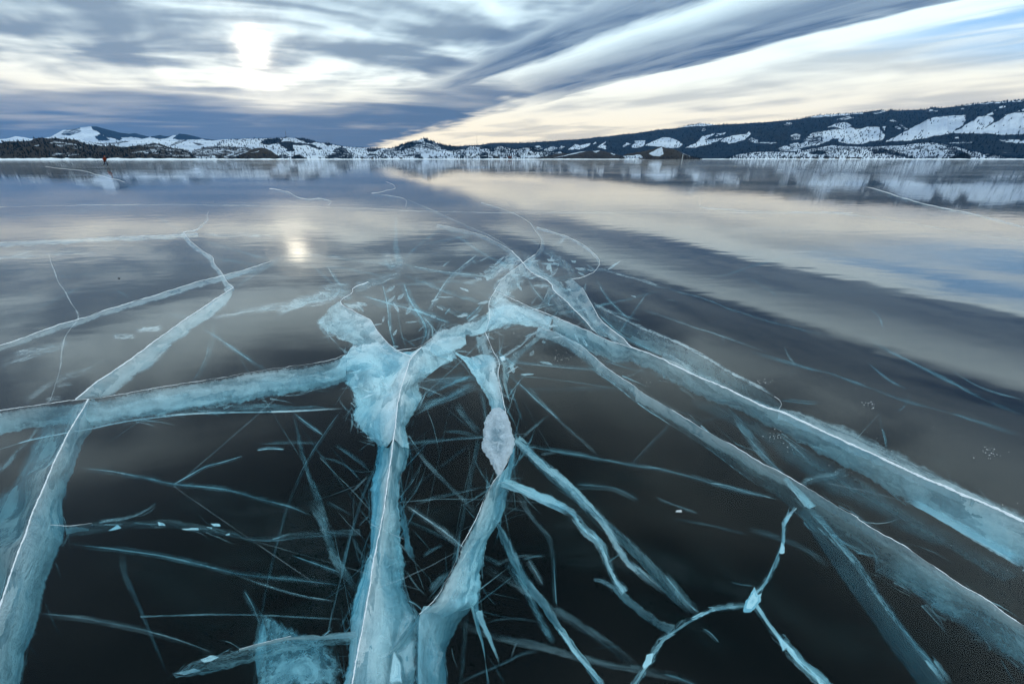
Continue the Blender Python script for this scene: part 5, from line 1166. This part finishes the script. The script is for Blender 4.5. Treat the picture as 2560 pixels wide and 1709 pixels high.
 ("P", [(905, 590), (910, 520), (900, 480)], 5, .3), ("P", [(1330, 700), (1420, 690), (1500, 668)], 4, .3), ("P", [(760, 640), (820, 700), (850, 720)], 8, .25), ("P", [(0, 640), (160, 600), (330, 590)], 6, .25),
]
for zn, P, w, op in FAINT:
    S = Sheets()
    zz = random.uniform(-0.30, -0.10)
    S.streak(Z(zn, P), w, op * 0.58, zz, -0.08, 0.7, 0.7, (0.22, 0.25), 1.5)
    if random.random() < 0.5 and (w if not isinstance(w, tuple) else w[0]) > 9:
        ww = w if not isinstance(w, tuple) else w[1]
        o_ = random.uniform(-.3, .3) * ww
        S.streak([(x + o_, y + o_ * .6) for x, y in Z(zn, P)], ww * .25, op * 1.2, zz + .02, -0.02, 0.8, 0.5, (0.1, 0.1))
    S.build("inner_fracture", lake)
# wind-blown wisps of frost caught under the surface
S = Sheets()
for zn, P, w, op in (("A", [(0, 1350), (150, 1320), (300, 1275), (480, 1235)], 22, .5), ("A", [(760, 1200), (850, 1205), (930, 1200)], 16, .6), ("A", [(920, 1165), (1020, 1160), (1110, 1140)], 18, .5), ("A", [(1400, 1085), (1700, 1020), (1950, 990), (2349, 900)], 26, .4),
                     ("A", [(1580, 1060), (1800, 1000), (2100, 985), (2349, 950)], 16, .35), ("D", [(160, 420), (300, 320), (420, 250), (600, 190), (720, 120)], 24, .32), ("D", [(0, 180), (200, 110), (350, 60), (470, 20)], 16, .45), ("D", [(380, 310), (440, 300), (500, 300)], 12, .4), ("D", [(310, 415), (360, 400), (420, 400)], 14, .5),
                     ("B", [(400, 230), (480, 290), (590, 300)], 40, .4)):
    S.streak(Z(zn, P), w, op, -0.02, -0.01, 0.95, 0.95, (0.2, 0.2), 3)
S.build("frost_wisps", lake, "stuff")
# hair cracks round the junctions, beyond counting
S = Sheets()
for _ in range(20):
    cx, cy, sp, sl = random.choice(((1030, 1380, 190, 0.0), (1230, 1300, 170, 0.6), (1200, 980, 190, 0.4), (880, 1280, 110, 0.2), (1330, 760, 170, 0.3), (1010, 760, 110, 0.9), (1330, 1490, 160, 0.8)))
    x, y = random.gauss(cx, sp), random.gauss(cy, sp * .8)
    if not 560 < y < 1690: continue
    a = random.gauss(sl, 0.8); L = random.uniform(25, 120) * (0.4 + (y - 500) / 1000)
    p = np.array([x, y]); u = np.array([math.cos(a), math.sin(a)]); b = np.array([-u[1], u[0]]) * random.gauss(0, 0.08) * L
    ww = random.uniform(1.5, 5) * (0.5 + (y - 500) / 1000)
    S.streak([p - u * L / 2, p + b, p + u * L / 2], (ww, ww * .5), random.uniform(0.10, 0.34), random.uniform(-0.35, -0.05), -0.03, 0.9, 0.5, (0.3, 0.4), 0.8, 3)
NODE = [p for p in Sheets.NODES if 540 < p[1] < 1700 and -40 < p[0] < 2600]
made = 0
while made < 60:                                   # fine straight fractures that tie the big ones together
    p0 = np.array(random.choice(NODE)); p1 = np.array(random.choice(NODE))
    dd = float(np.linalg.norm(p1 - p0)); mid = (p0 + p1) / 2
    sc_ = 0.4 + (mid[1] - 500) / 1000
    hub = math.exp(-((mid[0] - 1180) / 380) ** 2 - ((mid[1] - 860) / 330) ** 2)
    ang = math.atan2(abs(p1[1] - p0[1]), abs(p1[0] - p0[0]))
    if ang > 1.15 and mid[1] < 1100: continue
    if not 60 * sc_ < dd < 380 * sc_ or random.random() > 0.03 + 0.97 * hub: continue
    made += 1
    ww = random.uniform(1.6, 4.2) * sc_
    S.streak([p0, mid + np.random.normal(0, dd * .02, 2), p1 + (p1 - p0) * random.uniform(0, .25)], (ww, ww * random.uniform(.4, 1.3)), random.uniform(0.10, 0.32), random.uniform(-0.2, -0.02), -0.02, 0.6, 0.55, (0.0, 0.15), 0.9, 3)
    if random.random() < 0.35:                       # wide dim plane hanging under it
        S.streak([p0, mid, p1], (ww * 5, ww * 4), random.uniform(0.08, 0.2), -0.25, -0.1, 0.5, 0.5, (0.05, 0.1), 1.0, 4)
for cx, cy, sp, n_ in ((1230, 690, 90, 30), (1390, 690, 80, 30), (1010, 800, 70, 24), (1300, 820, 90, 20), (940, 950, 60, 20), (1240, 900, 50, 14)):      # shattered shards at the junctions
    for _ in range(n_):
        x, y = random.gauss(cx, sp), random.gauss(cy, sp * .5)
        if not 600 < y < 1250: continue
        a, L, w_ = random.uniform(0, 3.14), random.uniform(8, 30), random.uniform(3, 9)
        u, nn = np.array([math.cos(a), math.sin(a) * .6]), np.array([-math.sin(a), math.cos(a) * .6])
        p = np.array([x, y])
        S.blob([p - u * L, p - u * L * .2 + nn * w_, p + u * L * .7 + nn * w_ * .5, p + u * L, p + u * L * .3 - nn * w_, p - u * L * .6 - nn * w_ * .5], random.uniform(-.10, -.03), random.uniform(.2, .6), .3, .5, 1.5)
S.build("hair_cracks", lake, "stuff")

# ------------------------------------------------------------------ snow lens on the ice
M_LENS, N = new_mat("wind_crust_snow")
pos_ = N.n("ShaderNodeNewGeometry").outputs["Position"]
ca_ = N.n("ShaderNodeAttribute"); ca_.attribute_name = "core"
n_a = N.noise(pos_, 26.0, 6.0, 0.65, 0.6); n_b = N.noise(pos_, 80.0, 4.0, 0.6)
crust = N.m("MULTIPLY", ca_.outputs["Fac"], N.step(n_a, 0.36, 0.60))
colr = N.mix(crust, N.mix(n_b, (0.64, 0.78, 0.88), (0.86, 0.94, 0.98)), (0.28, 0.42, 0.50))
out(N, principled(N, colr, 0.6, 0.3, bump(N, N.m("ADD", n_a, N.m("MULTIPLY", n_b, 0.35)), 0.06, 0.9)))
ol = Z("E", [(1190, 185), (1150, 225), (1130, 262), (1118, 300), (1120, 330), (1100, 370), (1108, 405), (1098, 440), (1112, 470), (1112, 500), (1128, 520), (1155, 540), (1158, 565), (1175, 590), (1190, 625), (1215, 655), (1240, 630), (1262, 600), (1285, 545), (1308, 500), (1335, 432), (1322, 360), (1292, 285), (1270, 225), (1250, 190), (1220, 180)])
Q = lerp_poly(smooth(ol + ol[:1], 1), 160)[:-1]
cen = Q.mean(0)
_q = np.arange(len(Q)) * 1.0
_s = (np.abs(vnoise(_q / 3.2, _q * 0, 4) - .5) * 10 - 3) * np.where(Q[:, 0] < cen[0], 1.0, 0.35) + (fbm(_q / 9, _q * 0, 4, 3, .65) - .5) * 12
Q = Q + (Q - cen) / np.linalg.norm(Q - cen, axis=1, keepdims=True) * _s[:, None]
V, Fc, CORE = [], [], []
nr = 14
for i, q in enumerate(Q):
    for j in range(nr):
        t = 1 - j / (nr - 1) * 0.96
        xy = cen + (q - cen) * t
        g = ground(*xy)
        e_ = min(1.0, (1 - t) / 0.16)
        rim = math.exp(-((t - 0.80) / 0.10) ** 2) * 0.006
        hgt = 0.0012 + 0.013 * e_ ** 0.6 + rim + 0.022 * e_ * (float(fbm(g[0] * 48, g[1] * 36, 4, 5, .6)) - 0.5) - 0.010 * math.exp(-((t) / 0.45) ** 2) * float(vnoise(g[0] * 70, g[1] * 30, 9))
        V.append((g[0], g[1], max(hgt, 0.0012))); CORE.append(math.exp(-(t / 0.52) ** 4))
n = len(Q)
for i in range(n):
    for j in range(nr - 1):
        a, b = i * nr + j, ((i + 1) % n) * nr + j
        Fc.append((a, b, b + 1, a + 1))
Fc.append([i * nr + nr - 1 for i in range(n)])
o = mesh_obj("snow_patch", V, Fc, M_LENS)
attr(o.data, "core", CORE)
tag(o, "almond shaped white snow lens lying on the crack at centre", "snow patch")

# ------------------------------------------------------------------ crumbs of ice strewn on the surface
def chips(name, label, spots, kind="stuff"):
    V, Fc = [], []
    for (x, y, sx, sy, n_, big) in spots:
        for _ in range(n_):
            px, py = random.gauss(x, sx), random.gauss(y, sy)
            g = ground(px, py)
            d = math.hypot(g[0], g[1])
            s = random.choice((.3, .4, .5, .6, .8, 1.1)) * big * d * 0.0010
            b0 = len(V)
            for k_ in range(5):
                a = k_ * 1.2566 + random.uniform(-.4, .4)
                V.append((g[0] + math.cos(a) * s * random.uniform(.5, 1.2), g[1] + math.sin(a) * s * random.uniform(.5, 1.2), 0.001))
            V.append((g[0] + random.uniform(-.3, .3) * s, g[1] + random.uniform(-.3, .3) * s, 0.001 + s * random.uniform(.4, 1.0)))
            for k_ in range(5): Fc.append((b0 + k_, b0 + (k_ + 1) % 5, b0 + 5))
    o = mesh_obj(name, V, Fc, M_RIME, None, False)
    return tag(o, label, None, None, kind)
def zs(z, l): 
    s = ZONE[z][2]
    return [(*Z(z, [(a, b)])[0], c * s, d * s, n_, g) for a, b, c, d, n_, g in l]
chips("ice_crumbs", "small white ice crumbs strewn over the dark ice", zs("B", [(650, 530, 25, 12, 14, .8), (830, 590, 40, 14, 22, .8), (940, 600, 30, 12, 8, .7), (1410, 790, 45, 14, 30, .9), (1640, 945, 40, 25, 42, .8), (2070, 1085, 50, 28, 34, .8), (1800, 1050, 150, 90, 26, .5), (340, 330, 40, 14, 8, .7), (600, 440, 20, 10, 6, .7), (2260, 1200, 60, 40, 12, .7)])
      + zs("F", [(750, 258, 28, 12, 30, 1.0), (1400, 400, 28, 12, 26, 1.0), (2130, 692, 42, 18, 30, 1.1), (830, 585, 28, 20, 26, 1.1), (920, 650, 22, 14, 16, 1.0), (300, 500, 140, 60, 30, .5), (1380, 700, 90, 40, 40, .7), (2150, 1120, 120, 70, 70, .7), (60, 260, 40, 20, 14, .8), (800, 600, 500, 300, 60, .35), (1250, 800, 60, 30, 16, .6), (500, 820, 220, 120, 18, .4), (1600, 480, 200, 120, 14, .4)])
      + zs("E", [(1750, 150, 300, 150, 24, .4), (1500, 500, 400, 200, 16, .35)]) + zs("H", [(1000, 600, 500, 300, 14, .3)]))
chips("frost_specks", "tiny frost specks and blown snow grains on the dark ice", [(random.uniform(-50, 2600), 560 + 1150 * random.random() ** .8, 60, 30, 4, random.choice((.12, .16, .22))) for _ in range(190)])
# one bigger splinter lying alone
g = ground(*Z("F", [(235, 1047)])[0])
V = [(g[0] - .013, g[1] - .003, .001), (g[0] + .010, g[1] - .005, .001), (g[0] + .014, g[1] + .003, .001), (g[0] - .003, g[1] + .006, .001), (g[0] - .005, g[1], .006), (g[0] + .007, g[1], .009)]
o = mesh_obj("ice_splinter", V, [(0, 1, 5, 4), (1, 2, 5), (2, 3, 4, 5), (3, 0, 4), (0, 3, 2, 1)], M_RIME, None, False)
tag(o, "single bright ice splinter lying alone on the dark ice right of centre", "ice splinter")
g = ground(*Z("A", [(812, 808)])[0])
M_STONE = flat("dark_stone", (0.03, 0.03, 0.032))
a6 = [k_ * math.pi / 3 for k_ in range(6)]
V = [(g[0] + math.cos(a) * .014 * (1 + .25 * math.sin(3 * a)), g[1] + math.sin(a) * .009, .001) for a in a6] + [(g[0] + math.cos(a) * .009, g[1] + math.sin(a) * .006, .006 + .002 * math.sin(2 * a)) for a in a6]
o = mesh_obj("pebble", V, [(k_, (k_ + 1) % 6, 6 + (k_ + 1) % 6, 6 + k_) for k_ in range(6)] + [tuple(range(6, 12))], M_STONE, None, False)
tag(o, "small dark pebble frozen onto the ice on the left", "pebble")
# ------------------------------------------------------------------ snow flat behind the shore bank
VV = []
for i in range(len(xs)):
    u = np.array([kx[i], 1.0]); u /= np.linalg.norm(u)
    for d_, z in ((D[i] + 6, 0.35), (D[i] + 200, 0.8), (D[i] + 900, 1.6), (2900, 2.0)):
        VV.append((u[0] * d_, u[1] * d_, z))
o = mesh_obj("shore_land", VV, grid_faces(len(xs), 4), M_SNOW)
tag(o, "flat snow covered land between the shore bank and the hills", None, None, "structure")

def at_px(x, y, dist):
    """point seen at a pixel, that many metres away over the ground"""
    d = ray(x, y); t = dist / math.hypot(d[0], d[1])
    return np.array([d[0] * t, d[1] * t, CAM_H + d[2] * t])
def box_v(x0, x1, y0, y1, z0, z1):
    return [(x0, y0, z0), (x1, y0, z0), (x1, y1, z0), (x0, y1, z0), (x0, y0, z1), (x1, y0, z1), (x1, y1, z1), (x0, y1, z1)]
BOX_F = [(0, 3, 2, 1), (4, 5, 6, 7), (0, 1, 5, 4), (1, 2, 6, 5), (2, 3, 7, 6), (3, 0, 4, 7)]
def bar(a, b, r, n=5):
    a, b = Vector(a), Vector(b)
    ax = (b - a).normalized(); u = ax.orthogonal().normalized(); w = ax.cross(u)
    V = [tuple(p + (u * math.cos(2 * math.pi * k / n) + w * math.sin(2 * math.pi * k / n)) * r) for p in (a, b) for k in range(n)]
    return V, [(k, (k + 1) % n, n + (k + 1) % n, n + k) for k in range(n)] + [tuple(range(n, 2 * n))]
def merge(parts):
    V, Fc = [], []
    for v_, f_ in parts:
        o_ = len(V); V += list(v_); Fc += [tuple(i + o_ for i in f) for f in f_]
    return V, Fc
# ------------------------------------------------------------------ masts and the shore light
M_STEEL = flat("grey_steel", (0.10, 0.11, 0.12), 0.5, 0.4)
M_WHITE = flat("white_paint", (0.75, 0.76, 0.76), 0.5, 0.4, 0.05)
def mast(label, base, h, r):
    k_ = empty("radio_mast", tuple(base)); tag(k_, label, "mast", "radio masts on the hills")
    parts = []
    for a in (0, 2.09, 4.19):
        parts.append(bar((math.cos(a) * r * 2.2, math.sin(a) * r * 2.2, -2), (math.cos(a) * r * .6, math.sin(a) * r * .6, h * .86), r * .45))
    mesh_obj("leg_frame", *merge(parts), M_STEEL, k_, False)
    br = []
    for q in range(8):
        z0 = h * .86 * q / 8; s0 = r * (2.2 - 1.6 * q / 8)
        for a in (0, 2.09, 4.19):
            br.append(bar((math.cos(a) * s0, math.sin(a) * s0, z0), (math.cos(a + 2.09) * s0 * .9, math.sin(a + 2.09) * s0 * .9, z0 + h * .107), r * .25, 4))
    mesh_obj("bracing", *merge(br), M_STEEL, k_, False)
    mesh_obj("antenna", *bar((0, 0, h * .84), (0, 0, h), r * .4), M_STEEL, k_, False)
b = at_px(716.5, 345.2, 2690); mast("radio mast standing on the wooded hill, left of centre", b, 38, 0.9)
b = at_px(722.0, 346.0, 2685); mast("shorter mast just right of the taller radio mast", b, 14, 0.6)
b = at_px(1192.5, 362.5, 5190); mast("very thin tall mast at the left end of the long ridge", b, 110, 0.9)
b = at_px(1706, 394.6, 1285); b[2] = 0.3
k_ = empty("beacon", tuple(b)); tag(k_, "slim white shore beacon in front of the sharp dark peak", "beacon")
mesh_obj("shaft", *bar((0, 0, 0), (0, 0, 9), 1.0, 8), M_WHITE, k_, False); mesh_obj("lantern", *merge([bar((0, 0, 9), (0, 0, 10.6), 1.35, 8), bar((0, 0, 10.6), (0, 0, 11.8), 0.6, 6)]), M_WHITE, k_, False)
# ------------------------------------------------------------------ cabins of the village
M_LOG = flat("dark_log_wall", (0.045, 0.030, 0.024)); M_RED = flat("dull_red_roof", (0.11, 0.035, 0.030)); M_DARKROOF = flat("dark_roof", (0.035, 0.036, 0.04))
def cabin(label, px, dist, w, dpt, h, roof, group):
    b = at_px(px, 397, dist); b[2] = 0.5 if dist < 1500 else 0.9
    k_ = empty("cabin", tuple(b)); k_.rotation_euler.z = math.atan2(-b[0], b[1]) + random.uniform(-.25, .25)
    tag(k_, label, "cabin", group)
    mesh_obj("wall", box_v(-w / 2, w / 2, -dpt / 2, dpt / 2, -1, h), BOX_F, M_LOG, k_, False)
    e_ = .5
    V = [(-w / 2 - e_, -dpt / 2 - e_, h + .02), (w / 2 + e_, -dpt / 2 - e_, h + .02), (w / 2 + e_, dpt / 2 + e_, h + .02), (-w / 2 - e_, dpt / 2 + e_, h + .02), (-w / 2 - e_, 0, h + dpt * .45), (w / 2 + e_, 0, h + dpt * .45)]
    mesh_obj("roof", V, [(0, 1, 5, 4), (2, 3, 4, 5), (0, 4, 3), (1, 2, 5), (0, 3, 2, 1)], roof, k_, False)
cabin("large dark cabin on the shore left of the low brown hill", 1242, 1240, 11, 8, 4.2, M_DARKROOF, "cabins of the village")
cabin("dull red roofed cabin on the shore, right of the large dark cabin", 1275, 1240, 10, 8, 4.0, M_RED, "cabins of the village")
for lab, px in (("small dark cabin left of the large dark cabin", 1225), ("small cabin between the two larger ones", 1262), ("leftmost small cabin of the village at the foot of the saddle", 905), ("second small cabin at the foot of the saddle", 931), ("third small cabin at the foot of the saddle", 962), ("small cabin below the pyramid hill", 1003)):
    cabin(lab, px, 1260 + random.uniform(0, 30), 6, 5, 2.6, M_DARKROOF, "cabins of the village")
for q, px in zip(("first", "second", "third", "fourth", "fifth", "sixth", "seventh", "last"), (1996, 2018, 2040, 2066, 2092, 2120, 2133, 2147)):
    cabin(q + " from the left in the row of small dark boathouses beneath the right foothill", px, 1560, 9, 5, 2.6, M_DARKROOF, "row of dark boathouses")

# ------------------------------------------------------------------ the skater
M_JACKET = flat("orange_red_jacket", (0.30, 0.045, 0.02), 0.7, 0.2, 0.1); M_TROUSER = flat("dark_trousers", (0.010, 0.012, 0.018), 0.8, 0.1)
M_SKIN = flat("skin", (0.45, 0.28, 0.20), 0.6, 0.2, 0.05); M_PACK = flat("black_fabric", (0.012, 0.013, 0.016), 0.8, 0.1); M_BLADE = flat("steel_blade", (0.45, 0.46, 0.48), 0.3, 0.6, 0.05)
g = ground(268, 416)
person = empty("person", (g[0], g[1], 0)); person.rotation_euler.z = R(-22)
tag(person, "skater in an orange red jacket and dark trousers far out on the left ice", "person")
J, E_, RAD = [], [], []
def jn(p, r, par=None):
    J.append(p); RAD.append(r)
    if par is not None: E_.append((par, len(J) - 1))
    return len(J) - 1
pel = jn((-.10, 0, .92), .15)
wst = jn((0.02, 0, 1.08), .14, pel); chs = jn((.16, 0, 1.28), .17, wst); nk = jn((.26, 0, 1.44), .065, chs); hd = jn((.32, 0, 1.55), .095, nk); top = jn((.34, 0, 1.66), .075, hd)
for sgn, knee, ank, toe in ((1, (.16, .11, .55), (-.02, .10, .14), (.16, .10, .10)), (-1, (.02, -.16, .52), (-.42, -.24, .20), (-.26, -.24, .13))):
    hp = jn((-.10, sgn * .10, .86), .105, pel); kn = jn(knee, .068, hp); an = jn(ank, .048, kn); jn(toe, .042, an)
for sgn, el, wr in ((1, (-.02, .32, 1.14), (-.16, .20, .98)), (-1, (.22, -.36, 1.10), (.36, -.30, .94))):
    sh = jn((.17, sgn * .19, 1.33), .075, chs); e1 = jn(el, .052, sh); w1 = jn(wr, .036, e1)
    dv = (Vector(wr) - Vector(el)).normalized(); sd_ = Vector((0, 1, 0)).cross(dv).normalized()
    pm = jn(tuple(Vector(wr) + dv * .08), .034, w1)
    for f_, ln in ((-.03, .06), (-.01, .075), (.01, .08), (.03, .065)):
        m1 = jn(tuple(Vector(wr) + dv * (.11 + ln * .4) + sd_ * f_), .010, pm); jn(tuple(Vector(wr) + dv * (.10 + ln) + sd_ * f_ + Vector((.02, 0, -.01))), .008, m1)
    jn(tuple(Vector(wr) + dv * .09 + sd_ * .055), .011, w1)
me = bpy.data.meshes.new("body"); me.from_pydata(J, E_, [])
tmp = bpy.data.objects.new("body_cage", me); C.objects.link(tmp)
md = tmp.modifiers.new("s", "SKIN")
for i, r_ in enumerate(RAD):
    me.skin_vertices[0].data[i].radius = (r_, r_)
me.skin_vertices[0].data[0].use_root = True
tmp.modifiers.new("d", "SUBSURF").levels = 2
bpy.context.view_layer.update()
bm_ = bpy.data.meshes.new_from_object(tmp.evaluated_get(bpy.context.evaluated_depsgraph_get()))
bpy.data.objects.remove(tmp)
bm_.name = "body"; bm_.materials.clear()
for m_ in (M_JACKET, M_TROUSER, M_SKIN, M_PACK): bm_.materials.append(m_)
for p in bm_.polygons:
    c_ = p.center; p.use_smooth = True
    arm = abs(c_.y) > .17 and c_.z > .80 or (c_.x < -.1 and c_.y > .12 and c_.z > .86)
    p.material_index = 2 if c_.z > 1.46 else (0 if (c_.z > .96 or arm) else 1)
body = link(bpy.data.objects.new("body", bm_), person)
def ball(c_, rx, ry, rz, zmin=-1.0, n=12, mrows=8):
    V, Fc = [], []
    for i in range(mrows + 1):
        ph = -math.pi / 2 + math.pi * i / mrows; s_ = max(math.sin(ph), zmin)
        for j in range(n):
            a = 2 * math.pi * j / n
            V.append((c_[0] + rx * math.cos(ph) * math.cos(a), c_[1] + ry * math.cos(ph) * math.sin(a), c_[2] + rz * s_))
    for i in range(mrows):
        for j in range(n): Fc.append((i * n + j, i * n + (j + 1) % n, (i + 1) * n + (j + 1) % n, (i + 1) * n + j))
    return V, Fc
mesh_obj("helmet", *ball((.325, 0, 1.64), .125, .11, .11, -.15), M_JACKET, person)
mesh_obj("backpack", *ball((-.06, 0, 1.24), .13, .17, .24), M_PACK, person)
mesh_obj("nose", *ball((.425, 0, 1.56), .022, .016, .022), M_SKIN, person)
for sgn in (1, -1): mesh_obj("eye", *ball((.41, sgn * .035, 1.59), .012, .014, .010), M_PACK, person)
for sgn in (1, -1): mesh_obj("ear", *ball((.32, sgn * .10, 1.57), .022, .012, .032), M_SKIN, person)
mesh_obj("mouth", *ball((.415, 0, 1.515), .010, .024, .006), M_PACK, person)
for (ax_, ay_, az_) in ((.06, .10, .10), (-.35, -.24, .14)):
    s_ = mesh_obj("skate", *ball((ax_, ay_, az_), .15, .05, .06), M_PACK, person)
    mesh_obj("blade", box_v(ax_ - .19, ax_ + .21, ay_ - .004, ay_ + .004, az_ - .098, az_ - .03), BOX_F, M_BLADE, s_, False)

# ------------------------------------------------------------------ cold air over the lake
hz, N = new_mat("cold_haze")
pv = N.n("ShaderNodeVolumePrincipled")
pv.inputs["Color"].default_value = (0.14, 0.48, 1.0, 1)
pv.inputs["Density"].default_value = 2.3e-5
pv.inputs["Anisotropy"].default_value = 0.0
out(N, None, pv.outputs[0])
o = mesh_obj("haze", box_v(X0 - 300, X1 + 300, Y0 - 300, Y1 + 300, ZB - 1.2, 1250), BOX_F, hz, None, False)
tag(o, "thin cold blue air between the lake and the hills", None, None, "stuff")
